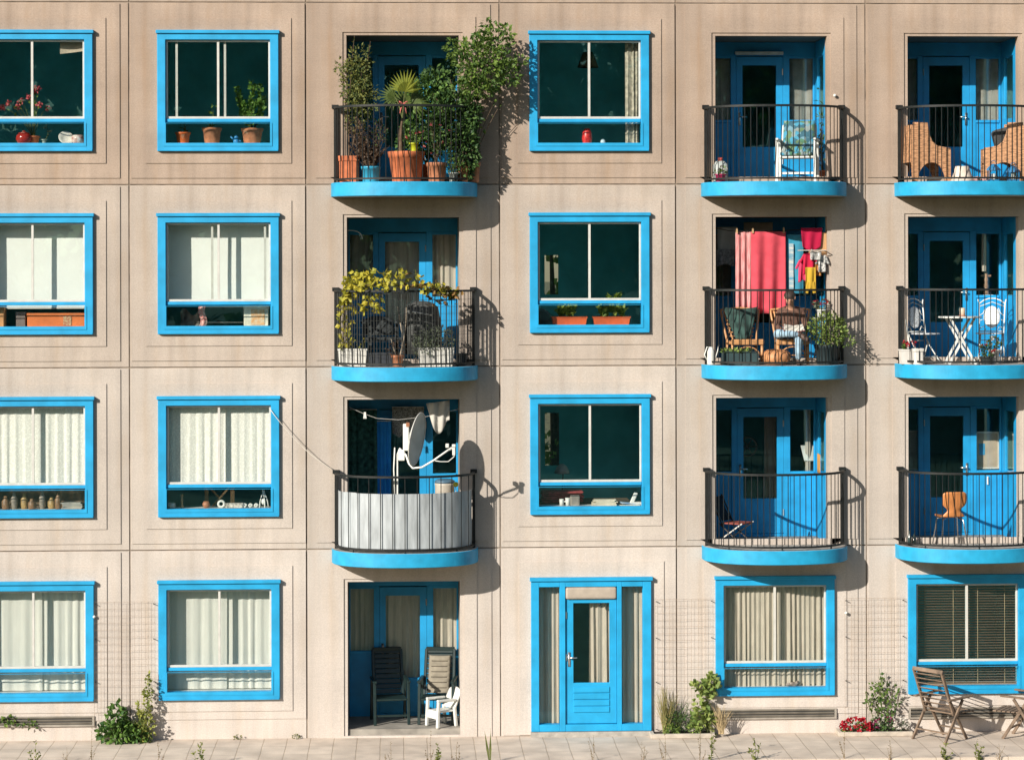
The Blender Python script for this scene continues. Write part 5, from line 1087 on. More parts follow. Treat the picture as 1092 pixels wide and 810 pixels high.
# ---- the person
def skin_mesh(name, joints, edges, m, parent, sub=2, root=0):
    me = bpy.data.meshes.new(name); me.from_pydata([j[0] for j in joints], edges, []); o = bpy.data.objects.new(name, me); COL.objects.link(o); o.parent = parent
    sk = o.modifiers.new('skin', 'SKIN'); sk.use_smooth_shade = True
    for i, j in enumerate(joints):
        v = me.skin_vertices[0].data[i]; r = j[1] if isinstance(j[1], tuple) else (j[1], j[1]); v.radius = r; v.use_root = (i == root)
    s_ = o.modifiers.new('subdivision', 'SUBSURF'); s_.levels = sub; s_.render_levels = sub
    me.materials.append(m); return o
SKIN = mat('skin_tone', (.47,.25,.165), .55, .06, 12); KNIT = mat('brown_knit', (.115,.06,.043), .95, .22, 25, bump=.3, bscale=120); DENIM = mat('light_denim', (.25,.37,.47), .9, .18, 14); HAIRM = mat('dark_hair', (.03,.018,.014), .7, .3, 40); CAP = mat('maroon_cap', (.16,.025,.03), .9)
PB = thing('person', 'person in brown jumper and light jeans sitting cross legged over a book', 'person', (X(845,-.2), -.12, f), -.08)
# local axes: x to the viewer's right, -y towards the viewer; the figure faces the viewer
J = [((0,.05,.42),(.15,.12)), ((0,.07,.58),(.135,.105)), ((.0,.04,.76),(.155,.105)), ((-.01,-.02,.855),(.07,.065)), ((-.02,-.07,.91),(.055,.055)), ((-.03,-.12,.965),(.078,.088)), ((-.035,-.13,1.03),(.074,.088)),
     ((-.17,.03,.79),(.062,.062)), ((-.235,-.02,.57),(.047,.047)), ((-.13,-.22,.50),(.034,.034)),
     ((.16,.03,.79),(.062,.062)), ((.22,-.04,.57),(.047,.047)), ((.07,-.24,.52),(.034,.034)),
     ((-.10,-.02,.43),(.10,.095)), ((-.26,-.34,.47),(.067,.067)), ((-.08,-.42,.475),(.055,.055)), ((.09,-.42,.46),(.040,.040)),
     ((.10,-.02,.43),(.10,.095)), ((.09,-.40,.42),(.068,.068)), ((.075,-.42,.22),(.052,.052)), ((.075,-.40,.07),(.038,.038))]
E_ = [(0,1),(1,2),(2,3),(3,4),(4,5),(5,6),(2,7),(7,8),(8,9),(2,10),(10,11),(11,12),(0,13),(13,14),(14,15),(15,16),(0,17),(17,18),(18,19),(19,20)]
body = skin_mesh('body', [(p, tuple(q*.9 for q in r)) for p, r in J], E_, SKIN, PB)
def grow(idx, k): return [(J[i][0], tuple(q*k for q in J[i][1])) for i in idx]
def sub_edges(idx): m_ = {a: i for i, a in enumerate(idx)}; return [(m_[a], m_[b_]) for a, b_ in E_ if a in m_ and b_ in m_]
ii = [0,1,2,3,7,8,9,10,11,12]; skin_mesh('jumper', grow(ii, 1.12), sub_edges(ii), KNIT, PB)
ii = [0,13,14,15,16,17,18,19,20]; skin_mesh('jeans', grow(ii, 1.13), sub_edges(ii), DENIM, PB)
# hands: palm and five fingers each
def hand(base, d, side):
    base, d = Vector(base), Vector(d).normalized(); up = Vector((0,0,1)); sx = d.cross(up).normalized()*side; nn = sx.cross(d).normalized()
    jj = [(base,.030)]; ee = []
    palm = base + d*.07; jj.append((palm, .032)); ee.append((0,1))
    for k, (o_, ln) in enumerate(((-.030,.062),(-.010,.074),(.011,.070),(.030,.054))):
        a = palm + sx*o_ + d*.012; b_ = a + d*ln*.5 - Vector((0,0,.012)); c_ = b_ + d*ln*.35 - Vector((0,0,.030)); n_ = len(jj)
        jj += [(a,.0105),(b_,.0095),(c_,.008)]; ee += [(1,n_),(n_,n_+1),(n_+1,n_+2)]
    n_ = len(jj); jj += [(base + d*.03 - sx*.032,.013),(base + d*.065 - sx*.055 - Vector((0,0,.01)),.011),(base + d*.09 - sx*.05 - Vector((0,0,.02)),.009)]; ee += [(0,n_),(n_,n_+1),(n_+1,n_+2)]
    return skin_mesh('hand', jj, ee, SKIN, body, 1)
hand((-.125,-.235,.505), (.75,-.6,-.1), 1); hand((.065,-.255,.525), (-.8,-.55,-.05), -1)
hd = Vector((-.035,-.135,1.005)); fd = Vector((-.12,-.86,-.5)).normalized()      # face turned down to the book
def hp(r_, u_, s_): sx = fd.cross(Vector((0,0,1))).normalized(); uz = sx.cross(fd); return hd + fd*r_ + uz*u_ + sx*s_
mb = MB(); mb.tube([hp(.082,.03,0), hp(.106,-.012,0), hp(.082,-.02,0)], [.009,.014,.008], 7); mb.build('nose', SKIN, body, True)
for s_ in (-1,1):
    mb = MB(); mb.ball(hp(.080,.022,s_*.030), .011, 8, 6); mb.build('eye', plastic('eye_dark', (.05,.04,.035), .2), body, True)
    mb = MB(); mb.ball(hp(-.01,.0,s_*.078), (.012,.02,.028), 8, 6); mb.build('ear', SKIN, body, True)
mb = MB(); mb.tube([hp(.080,-.045,-.022), hp(.086,-.046,0), hp(.080,-.045,.022)], .006, 6); mb.build('mouth', mat('lip', (.34,.12,.10), .5), body, True)
mb = MB(); M_ = Matrix.Translation(hd - fd*.012 + Vector((0,.012,.022))) @ fd.to_track_quat('-Y','Z').to_matrix().to_4x4()
q = MB(); q.grid(lambda a, b_: (.088*cos(a*2*pi)*cos(b_*pi/2), .098*sin(a*2*pi)*cos(b_*pi/2)+.01, .092*sin(b_*pi/2)-.005), 20, 8)
q.grid(lambda a, b_: (.088*cos(pi*a)*(1-.06*b_), .098*sin(pi*a)+.025, .015-.085*b_), 14, 4); q.v = [tuple(M_ @ Vector(p)) for p in q.v]; q.build('hair', HAIRM, body, True)
for sx, (px_, py_, pz_), dd in ((0, J[16][0], (.7,-.5,-.5)), (1, (.075,-.40,.03), (0,-1,0))):
    a = Vector((px_,py_,pz_)); d = Vector(dd).normalized(); mb = MB(); mb.tube([a - d*.07, a, a + d*.09, a + d*.16, a + d*.19], [.03,.044,.043,.038,.018], 10); 
    if sx: mb.v = [(v[0], v[1], max(v[2], .002)) for v in mb.v]
    mb.build('shoe', mat('brown_shoe', (.07,.04,.03), .6), PB, True)
t = thing('open_book', 'open book resting on the lap of the seated person', 'book', (PB.location.x-.02, PB.location.y-.36, f+.535), -.08); mb = MB()
for s_ in (-1,1): mb.cbox((s_*.075,0,.022), (.15,.19,.014), (.45,s_*-.16,0))
bev(mb.build('pages', mat('book_page', (.58,.56,.50), .8), t), .003); mb = MB()
for s_ in (-1,1): mb.cbox((s_*.078,.004,.011), (.158,.20,.005), (.45,s_*-.16,0))
mb.build('cover', mat('book_cover', (.25,.05,.05), .7), t)

# ---- first storey, fifth bay
f = FL[2]; random.seed(77)
L0 = (X(783, .30), .25, f); t = thing('camping_chair', 'low dark folding chair with a reddish seat behind the railing', 'chair', L0, 1.0); t.scale = (.9,.9,.9); DKM = mat('dark_frame', (.035,.03,.03), .5)
for s_ in (-1, 1):
    mb = MB(); mb.beam((s_*.22,.12,.30),(s_*.22,.36,.80),.022,.022,(1,0,0)); mb.build('back_rail', DKM, t); mb = MB(); mb.beam((s_*.235,-.24,.36),(s_*.235,.26,.0),.02,.02,(1,0,0)); mb.build('leg', ALU, t); mb = MB(); mb.beam((s_*.20,-.22,.0),(s_*.20,.20,.34),.02,.02,(1,0,0)); mb.build('leg', DKM, t)
mb = MB(); mb.sheet(lambda a, q: ((a-.5)*.42, .16+.19*q+.03*sin(pi*q), .38+.40*q), 6, 6, .012); mb.build('backrest', cloth_mat('dark_canvas', (.02,.03,.04)), t, True); mb = MB(); mb.box(-.21,.21,-.24,.17,.335,.36); bev(mb.build('seat', cloth_mat('red_brown_canvas', (.30,.09,.07)), t), .008)
px, pz = at(867, 484, 1.3); t = thing('music_stand', 'folding metal music stand behind the right side light of the third row balcony', 'music stand', (px, 1.25, f)); h = pz-f; mb = MB(); mb.sheet(lambda a, q: (-.20+.40*a-.05*(1-q)*(2*a-1), .06*q-.02, h-.10+.24*q), 6, 3, .01); mb.build('desk', mat('grey_metal', (.50,.52,.50), .5), t)
mb = MB(); mb.tube([(0,.03,.2),(0,.03,h-.02)], .012, 6); mb.build('pole', IRON, t)
for k in range(3): a = k*2.1; mb = MB(); mb.tube([(0,.03,.3),(cos(a)*.25,.03+sin(a)*.25,0)], .008, 5); mb.build('leg', IRON, t)
px, pz = at(880.5, 496, .5); t = thing('orange_cloth', 'small orange cloth hung at the right edge of the third row balcony recess', 'cloth', (OPEN[4][1]-.055, .35, pz)); mb = MB(); mb.sheet(lambda a, q: (.0-.01*sin(a*7), a*.25, -.12+.3*q), 6, 4, .004); mb.build('fabric', cloth_mat('orange_cloth', (.5,.26,.08)), t, True)
px, pz = at(797, 476, 1.9); t = thing('round_ornament', 'grey round wheel hanging inside behind the third row door glass', 'wheel', (px, 1.9, pz)); mb = MB(); mb.tube([(cos(a)*.15,0,sin(a)*.15) for a in [i*2*pi/24 for i in range(25)]], .02, 6); mb.build('rim', mat('dim_grey', (.20,.20,.18), .6), t, True); mb = MB()
for k in range(6): a = k*pi/3; mb.tube([(0,0,0),(cos(a)*.14,0,sin(a)*.14)], .01, 5)
mb.ball((0,0,0), .035); mb.build('spokes', MATS['dim_grey'], t, True)
curtain('thin pale curtain strip behind the music stand', X(858,1.3), X(864,1.3), Bz[2]+1.02, Bz[2]+2.03, 1.25, MATS['grey_net'], 2, .02, seed=71)
curtain('narrow dim curtain at the right of the third row door glass', OPEN[4][0]+.92, OPEN[4][0]+1.12, Bz[2]+.58, Bz[2]+1.93, 1.22, mat('dim_brown_net', (.14,.11,.09), .9), 2, .02, seed=72)

# ---- top storey, right bay: wicker chairs and lanterns
f = FL[0]; random.seed(88)
WICK = mat('tan_wicker', (.43,.225,.115), .8, .34, 26, bump=.9, bscale=30, stretch=(.5,.5,2.4))
def prism(mb, poly, y0, y1, fl=1):
    n = len(poly); vs = [(fl*p[0], y0, p[1]) for p in poly] + [(fl*p[0], y1, p[1]) for p in poly]
    return mb.add(vs, [tuple(range(n)), tuple(range(2*n-1, n-1, -1))] + [(i, n+i, n+(i+1)%n, (i+1)%n) for i in range(n)])
def wicker_chair(label, loc, rz, fl):
    t = thing('wicker_armchair', label, 'chair', loc, rz); W_ = .62
    arch = [(.22*cos(a)+.0, .02+.28*sin(a)) for a in [i*pi/14 for i in range(15)]][::-1]
    prof = [(-.30,0),(-.23,0)] + [p for p in arch] + [(.25,0),(.30,0),(.30,.50),(.20,.505),(.08,.53),(.0,.60),(-.05,.72),(-.07,.88),(-.28,.88),(-.34,.80)]
    for yy in (-W_/2, W_/2-.05): mb = MB(); prism(mb, prof, yy, yy+.05, fl); mb.build('side_panel', WICK, t)
    mb = MB(); prism(mb, [(-.34,.30),(-.26,.30),(-.20,.87),(-.30,.87)], -W_/2+.051, W_/2-.051, fl); mb.build('backrest', WICK, t)
    mb = MB(); prism(mb, [(-.25,.30),(.29,.30),(.29,.40),(-.25,.38)], -W_/2+.051, W_/2-.051, fl); mb.build('seat', WICK, t)
    mb = MB(); pts = [(.30,.505),(.20,.515),(.08,.54),(.0,.61),(-.05,.73),(-.07,.89),(-.29,.89)]
    for yy in (-W_/2+.02, W_/2-.03): mb.tube([(fl*a, yy, c_) for a, c_ in pts], .020, 6)
    mb.build('braid', mat('braid_wicker', (.36,.19,.10), .8, .3, 60), t, True); return t
wicker_chair('tan wicker armchair at the left of the top right balcony, facing right', (X(988,-.1), -.05, f), .12, 1)
wicker_chair('tan wicker armchair at the right of the top right balcony, facing left', (X(1070,-.1), -.05, f), -.15, -1)
CUSH = mat('charcoal_cushion', (.045,.045,.045), .95, .2, 12)
for lab, u, rz, fl in (('charcoal cushion on the wicker armchair that faces right', 981, .12, 1), ('charcoal cushion on the wicker armchair that faces left', 1076, -.15, -1)):
    t = thing('chair_cushion', lab, 'cushion', (X(u+(7 if fl > 0 else -6),-.1), -.05, f), rz); mb = MB(); mb.box(-.22,.27,-.25,.25,.402,.50); bev(mb.build('seat_pad', CUSH, t), .03, 3); mb = MB(); prism(mb, [(-.18,.51),(-.06,.51),(-.12,.84),(-.23,.84)], -.245,.245, fl); bev(mb.build('back_pad', CUSH, t), .03, 3)
    if fl < 0: mb = MB(); mb.cbox((.02,.0,.66), (.30,.34,.34), (0,-.25,0)); bev(mb.build('loose_pad', CUSH, t), .05, 3)
L0 = (X(1027, -.45), -.42, f); t = thing('upturned_pot', 'pale upturned pot between the two wicker armchairs', 'pot', L0); mb = MB(); mb.lathe([(.155,0),(.16,.03),(.155,.06),(.105,.22),(.10,.235),(.02,.238)], n=20); mb.build('body', mat('bone_clay', (.58,.50,.42), .7, .12, 8), t, True); mb = MB(); mb.lathe([(.168,.0),(.172,.025),(.165,.04)], n=20); mb.build('rim', MATS['bone_clay'], t, True)
def lantern(label, u, y, h):
    t = thing('blue_lantern', label, 'lantern', (X(u,y), y, f)); B_ = plastic('lantern_blue', (.015,.13,.28)); mb = MB(); mb.box(-.08,.08,-.08,.08,0,.03); mb.build('base', B_, t); mb = MB()
    for a in (-.07,.07):
        for c_ in (-.07,.07): mb.box(a-.008,a+.008,c_-.008,c_+.008,.031,h-.08)
    mb.build('frame', B_, t); mb = MB(); mb.box(-.06,.06,-.06,.06,.032,h-.085); mb.build('glass', GLASS, t); mb = MB(); mb.lathe([(.115,h-.079),(.10,h-.05),(.05,h-.0),(.02,h+.02)], n=4); mb.build('roof', B_, t); mb = MB(); mb.tube([(cos(a)*.04,0,h+.03+sin(a)*.04) for a in [i*2*pi/12 for i in range(13)]], .006, 5); mb.build('handle', B_, t); mb = MB(); mb.lathe([(.03,.033),(.03,.12),(.002,.125)], n=10); mb.build('candle', WHITE, t); return t
lantern('light blue lantern under the arch of the wicker chair that faces left', 1060, -.45, .25); lantern('smaller blue lantern at the far right of the top right balcony', 1081, -.42, .22)
px, pz = at(1045, 188, -.5); t = thing('pink_slipper', 'small pale pink slippers on the floor of the top right balcony', 'slippers', (px, -.5, f)); 
for s_ in (-.05,.06): mb = MB(); mb.ball((s_,0,.03), (.045,.11,.03), 10, 7); mb.ball((s_,-.05,.045), (.047,.06,.035), 10, 7); mb.build('slipper', cloth_mat('pale_pink', (.56,.36,.34)), t, True)
loggia_curtain(5,0,'right','pale curtain behind the right side light above the wicker armchairs',MATS['dim_net'],81,2)
loggia_curtain(5,0,'left','dim curtain behind the left side light of the top right balcony',MATS['dim_net'],82,2)

# ---- second storey, right bay: bistro set
f = FL[1]; random.seed(99)
WIRE = plastic('white_wrought_iron', (.62,.64,.62), .4); MOS = mat('mosaic_white', (.60,.62,.64), .3, .3, 50)
def bistro_chair(label, loc, rz):
    t = thing('bistro_chair', label, 'chair', loc, rz)
    for s_ in (-1,1):
        mb = MB(); mb.tube([(s_*.19,.20,.0),(s_*.19,.10,.30),(s_*.185,.14,.46),(s_*.20,.22,.92),(s_*.215,.225,.97)], .011, 6); mb.build('back_rail', WIRE, t, True)
        mb = MB(); mb.tube([(s_*.165,-.22,.0),(s_*.165,.02,.26),(s_*.165,.14,.44)], .011, 6); mb.build('leg', WIRE, t, True)
    mb = MB(); mb.tube([(-.19,.19,.36-.02),(.19,.19,.34)], .007, 5); mb.build('stretcher', WIRE, t); mb = MB(); mb.tube([(-.17,-.14,.10),(.17,-.14,.10)], .009, 5); mb.build('stretcher', WIRE, t)
    mb = MB(); mb.tube([(-.20,.22,.90),(-.13,.225,.955),(-.05,.23,.985),(.05,.23,.985),(.13,.225,.955),(.20,.22,.90)], .010, 6); mb.tube([(-.195,.215,.86),(0,.22,.93),(.195,.215,.86)], .007, 5)
    for s_ in (-1,1):
        mb.tube([(s_*.19,.19,.72),(s_*.13,.19,.76),(s_*.10,.19,.84)], .007, 5); mb.tube([(s_*.185,.16,.52),(s_*.12,.16,.56),(s_*.09,.16,.50)], .007, 5); mb.tube([(s_*.19,.18,.64),(s_*.14,.18,.66)], .006, 5)
    mb.tube([(-.185,.145,.48),(.185,.145,.48)], .009, 5); mb.build('back_frame', WIRE, t, True)
    mb = MB(); mb.sheet(lambda a, q: (.125*sqrt(max(0,1-(2*q-1)**2*.995))*(2*a-1), .165+.03*q, .53+.34*q), 8, 14, .014); mb.build('back_panel', MOS, t, True)
    mb = MB(); mb.lathe([(.215,.445),(.22,.45),(.22,.462),(.001,.466)], (0,-.06,0), 24); mb.build('seat', MOS, t); return t
bistro_chair('white iron bistro chair with an oval panel, left of the folding table', (X(985,-.1), -.05, f), .55)
bistro_chair('white iron bistro chair with an oval panel, right of the folding table', (X(1058,-.1), -.0, f), -.35)
L0 = (X(1023.5, -.35), -.38, f); t = thing('bistro_table', 'round white folding table with crossed legs between the bistro chairs', 'table', L0); mb = MB(); mb.lathe([(.325,.70),(.33,.705),(.33,.722),(.001,.726)], n=30); mb.build('table_top', WIRE, t)
for s_ in (-1,1):
    for k in (-1,1): mb = MB(); mb.beam((s_*.19,k*.16+s_*.018,.699),(-s_*.20,k*.16+s_*.018,.0),.034,.02,(0,1,0)); mb.build('leg', WIRE, t)
    mb = MB(); mb.tube([(-s_*.20,-.16,.03),(-s_*.20,.16,.03)], .009, 5); mb.build('stretcher', WIRE, t)
px = X(1026, -.35); t = thing('cream_candle', 'cream candle in a holder on the round folding table', 'candle', (px, -.38, f+.727)); mb = MB(); mb.lathe([(.045,.012),(.046,.12),(.04,.125),(.001,.118)], n=16); mb.build('candle', mat('wax', (.58,.46,.34), .5), t, True); mb = MB(); mb.lathe([(.055,0),(.06,.006),(.05,.011)], n=16); mb.build('holder', mat('holder_red', (.42,.16,.10), .4), t, True)
PW = plastic('white_planter', (.60,.58,.55)); 
t = trough('white box of red flowers at the left end of the bistro balcony', (X(969,-.3), -.30, f), .27, .18, .22, PW, LEAF_MD, 40, .08, .05, .03, flowers=PET_RED, nf=14)
t = thing('white_crate', 'tall white slatted tub beside the red flower box on the bistro balcony', 'tub', (X(979,-.45), -.48, f)); mb = MB(); pts = []
pot(t, .075, .085, .24, PW, sq=.8)
small_plant('red and yellow flowers in a dark pot under the right bistro chair', 'plant', (X(1052,-.5), -.52, f), plastic('dark_pot', (.03,.04,.04)), .08, .10, .12, LEAF_DK, 80, (.12,.1,.09), .05, .03, PET_RED, 12, .03)
small_plant('white flowering plant in a tall white pot at the right of the bistro balcony', 'plant', (X(1060,-.4), -.42, f), PW, .065, .085, .22, LEAF_MD, 70, (.10,.09,.10), .05, .03, PET_WHITE, 14, .035)
px, pz = at(1051, 300, 1.35); t = thing('carved_totem', 'carved brown wooden figure standing behind the side light of the bistro balcony', 'figure', (px, 1.32, Bz[1]+1.05)); mb = MB(); mb.lathe([(.05,0),(.05,.05),(.03,.09),(.05,.13),(.035,.19),(.045,.24),(.03,.28),(.035,.33),(.02,.36)], n=12); mb.build('body', mat('carved_wood', (.30,.16,.09), .6, .3, 20), t, True); mb = MB(); mb.cbox((0,0,.30), (.16,.02,.03)); mb.build('arms', MATS['carved_wood'], t)
mb = MB(); mb.box(-.2,.1,-.06,.12,-.03,-.002); mb.build('shelf', WHITE, t)
curtain('thin cream curtain strip above the carved figure', X(1047,1.25), X(1052,1.25), Bz[1]+1.42, Bz[1]+2.03, 1.23, CREAM, 2, .02, seed=91)

# ---- first storey, right bay: shell chair
f = FL[2]; random.seed(111)
L0 = (X(1013, -.3), -.28, f); t = thing('shell_chair', 'orange wooden shell chair with chrome legs on the first floor right balcony', 'chair', L0, .1); OW = mat('orange_plywood', (.50,.195,.065), .45, .15, 7, stretch=(8,1,1))
def wid(q): return .19*(.93 - .40*math.exp(-((q-.26)/.15)**2) + .07*sin(pi*min(1,max(0,(q-.35)/.65))))
mb = MB(); mb.sheet(lambda a, q: ((2*a-1)*wid(q)*(1-.25*max(0,(q-.92)/.08)**2 if q > .92 else 1), -.20-.07*q+.03*(2*a-1)**2, .45+.385*q), 12, 20, .014); mb.build('backrest', OW, t, True)
mb = MB(); mb.sheet(lambda a, q: ((2*a-1)*(.17+.045*sin(pi*q)), -.19+.40*q, .445-.02*sin(pi*q)+.02*(2*a-1)**2), 10, 10, .012); mb.build('seat', OW, t, True)
for s_ in (-1,1):
    for ya, yb in ((-.15,-.24),(.15,.22)): mb = MB(); mb.tube([(s_*.10,ya*.6,.425),(s_*.16,ya,.40),(s_*.205,yb,.0)], .011, 7); mb.build('leg', mat('chrome', (.75,.75,.74), .15, .03, 5, metal=1), t, True)
px = X(1052, 1.3); t = thing('cork_board', 'light wooden board with a blue sticker leaning in the side light', 'board', (px, 1.25, Bz[2]+1.055)); mb = MB(); mb.box(-.165,.165,0,.02,0,.57); mb.build('board', mat('pale_board', (.42,.34,.26), .7, .1, 5), t); mb = MB(); mb.ring((-.185,.185,-.0,.59),(-.165,.165,.02,.57),-.012,.022); mb.build('frame', WPL, t); mb = MB(); mb.box(-.13,-.04,-.004,-.001,.22,.40); mb.build('sticker', plastic('sticker_blue', (.05,.28,.5)), t)
px = X(1077, .8); t = thing('side_board', 'second pale board standing in the small side window', 'board', (OPEN[5][1]+.09, .62, Bz[2]+1.05)); mb = MB(); mb.box(0,.02,-.14,.14,0,.58); mb.build('board', MATS['pale_board'], t); mb = MB(); mb.box(-.008,0,-.15,.15,.57,.6); mb.build('edge', WPL, t); mb = MB(); mb.box(-.05,.12,-.3,.3,-.03,-.001); mb.build('shelf', WPL, t)
px = X(972, 1.3); t = thing('narrow_panel', 'narrow grey panel leaning in the left side light behind the shell chair', 'panel', (px+.02, 1.24, Bz[2]+1.05)); mb = MB(); mb.box(-.14,.14,0,.02,0,.6); mb.build('board', mat('grey_panel', (.22,.24,.22), .7), t); mb = MB(); mb.ring((-.15,.15,0,.615),(-.13,.13,.015,.6),-.01,.02); mb.build('frame', ALU, t)
px, pz = at(1054, 512, 1.05); t = thing('white_strip', 'small white thermometer on the blue panel under the leaning board', 'thermometer', (px, 1.098, pz)); mb = MB(); mb.box(-.013,.013,-.012,0,-.07,.06); bev(mb.build('scale', WPL, t), .004); mb = MB(); mb.tube([(0,-.014,-.05),(0,-.014,.05)], .004, 5); mb.build('tube', ALU, t)
t = thing('dark_bottle', 'small dark bottles on the floor at the left end of the shell chair balcony', 'bottles', (X(971,-.2), -.2, f))
for k, (a, h) in enumerate(((-.02,.22),(.06,.16))): mb = MB(); mb.lathe([(.03,0),(.035,.02),(.033,h*.6),(.012,h*.75),(.012,h)], (a, .05*k, 0), 12); mb.build('bottle', plastic('dark_glass', (.03,.05,.05), .15), t, True)

# ---- ground storey recess: recliners and a child's chair
b = Bz[3]; f = .12; random.seed(121)
DG = mat('dark_green_resin', (.010,.024,.024), .4, .12, 10)
recliner('dark green reclining garden chair without a cushion in the ground floor recess', (X(415,.55), .62, f), .12, DG, DG, w=.52, bh=1.06)
recliner('dark green reclining garden chair carrying the beige ribbed cushion', (X(466,.55), .60, f), -.12, DG, DG, w=.52, bh=1.06)
cushion('beige grey ribbed back cushion on the right dark reclining chair', (X(466,.55), .60, f), -.12, mat('beige_pad', (.235,.21,.165), .9, .12, 9), w=.33, bh=.94, seat_too=False, ribs=7, th=.045)
def kid_chair(label, loc, rz):
    t = thing('child_chair', label, 'chair', loc, rz); W_ = .30
    for s_ in (-1,1):
        mb = MB(); mb.beam((s_*W_/2,-.17,0),(s_*W_/2,-.15,.40),.045,.05,(0,1,0)); bev(mb.build('leg', WPL, t), .01); mb = MB(); mb.beam((s_*W_/2,.17,0),(s_*W_/2,.14,.30),.045,.05,(0,1,0)); bev(mb.build('leg', WPL, t), .01)
        mb = MB(); mb.beam((s_*W_/2,-.175,.415),(s_*W_/2,.16,.405),.05,.04); bev(mb.build('armrest', WPL, t), .012, 2)
    mb = MB(); mb.box(-W_/2+.024,W_/2-.024,-.17,.16,.225,.255); mb.box(-W_/2+.023,W_/2-.023,-.175,-.155,.13,.224); bev(mb.build('seat', WPL, t), .008)
    mb = MB(); mb.sheet(lambda a, q: ((a-.5)*(W_+.03), .13+.12*q, .27+.31*q-.05*(2*a-1)**2*q*q), 8, 6, .03); mb.build('backrest', WPL, t, True); return t
kid_chair("small white plastic child's chair in front of the cushioned recliner", (X(470,.2), .24, f), -1.0)
loggia_curtain(2,3,'left','beige curtain in the left side light of the ground floor recess',CREAM,122,4)
loggia_curtain(2,3,'door','beige curtain behind the door glass of the ground floor recess',CREAM,123,5)
loggia_curtain(2,3,'right','beige curtain in the right side light above the cushioned recliner',CREAM,124,4)

# ---- pavement: wooden folding chairs
TEAK = mat('weathered_teak', (.165,.115,.08), .8, .28, 8, stretch=(1,1,1), bump=.15)
def teak_chair(label, loc, rz):
    """faces local +x; back leans to -x"""
    t = thing('folding_chair', label, 'chair', loc, rz); W_ = .27
    for s_ in (-1,1):
        mb = MB(); mb.beam((-.06,s_*W_,.40),(-.34,s_*W_,1.08),.035,.05,(1,0,0)); bev(mb.build('back_rail', TEAK, t), .006)
        mb = MB(); mb.beam((-.32,s_*(W_+.04),0),(.10,s_*(W_+.04),.63),.03,.045,(1,0,0)); bev(mb.build('leg', TEAK, t), .005)
        mb = MB(); mb.beam((.30,s_*(W_-.045),0),(-.10,s_*(W_-.045),.62),.03,.045,(1,0,0)); bev(mb.build('leg', TEAK, t), .005)
        mb = MB(); mb.beam((-.26,s_*(W_+.05),.645),(.30,s_*(W_+.05),.665),.065,.025); bev(mb.build('armrest', TEAK, t), .008)
    mb = MB()
    for i in range(8): k = .12+i*.11; mb.beam((-.06-.28*k-.012,-W_+.02,.40+.68*k),(-.06-.28*k-.012,W_-.02,.40+.68*k),.055,.014,(.38,0,.92))
    mb.beam((-.335,-W_-.02,1.075),(-.335,W_+.02,1.075),.03,.06,(.38,0,.92)); bev(mb.build('backrest', TEAK, t), .004)
    mb = MB()
    for i in range(7): xx = -.04+i*.072; mb.box(xx,xx+.055,-W_+.02,W_-.02,.405,.425)
    bev(mb.build('seat', TEAK, t), .004)
    mb = MB(); mb.beam((-.22,-W_-.04,.15),(-.22,W_+.04,.15),.03,.02); mb.build('stretcher', TEAK, t); mb = MB(); mb.beam((.20,-W_+.045,.16),(.20,W_-.045,.16),.03,.02); mb.build('stretcher', TEAK, t); return t
teak_chair('weathered wooden folding chair facing right beside the low vent', (X(1006,-.75), -.62, 0), radians(38))
teak_chair('weathered wooden folding chair facing left at the right edge of the pavement', (X(1094,-.6), -.60, 0), radians(180-33))

# ---- wire trellises on pins
def trellis(label, u0, u1, v0, v1):
    xa, z1 = at(u0, v0); xb, z0 = at(u1, v1); t = thing('wire_trellis', label, 'trellis', (xa, -.075, z0)); w = xb-xa; h = z1-z0; mb = MB(); n = int(round(w/.105)); m_ = int(round(h/.105))
    for i in range(n+1): mb.tube([(w*i/n, 0, 0),(w*i/n, 0, h)], .0019, 4, False)
    for j in range(m_+1): mb.tube([(0, .005, h*j/m_),(w, .005, h*j/m_)], .0019, 4, False)
    mb.build('wire_grid', mat('rusty_wire', (.30,.22,.16), .7, .3, 20), t)
    for z in (.0, h*.36, h*.7, h-.04):
        for x_ in (.02, w-.02): p_ = MB(); p_.tube([(x_,-.02,z+.01),(x_,.048,z)], .007, 5); p_.build('pin', IRON, t)
    return t
trellis('wire trellis on the wall left of the tall yellow flower spike', 101, 166, 641, 774); trellis('wire trellis on the wall right of the blue garden door', 698, 760, 638, 776); trellis('wire trellis on the wall above the red flower bed', 900, 964, 637, 774)
for lab, u, v in (('small white knob on the blue frame of the leftmost ground floor window', 100.5, 657), ('small white knob on the wall beside the trellis above the red flower bed', 902, 653), ('small white bulb fixed to the wall beside the top floor cushion balcony', 890, 102)):
    x_, z_ = at(u, v, -.05); t = thing('wall_bulb', lab, 'knob', (x_, -.03, z_)); q = MB(); q.ball((0,-.04,0), .024, 10, 7); q.build('knob', WPL, t, True); q = MB(); q.tube([(0,.002,0),(0,-.03,0)], .012, 6); q.build('stem', IRON, t)

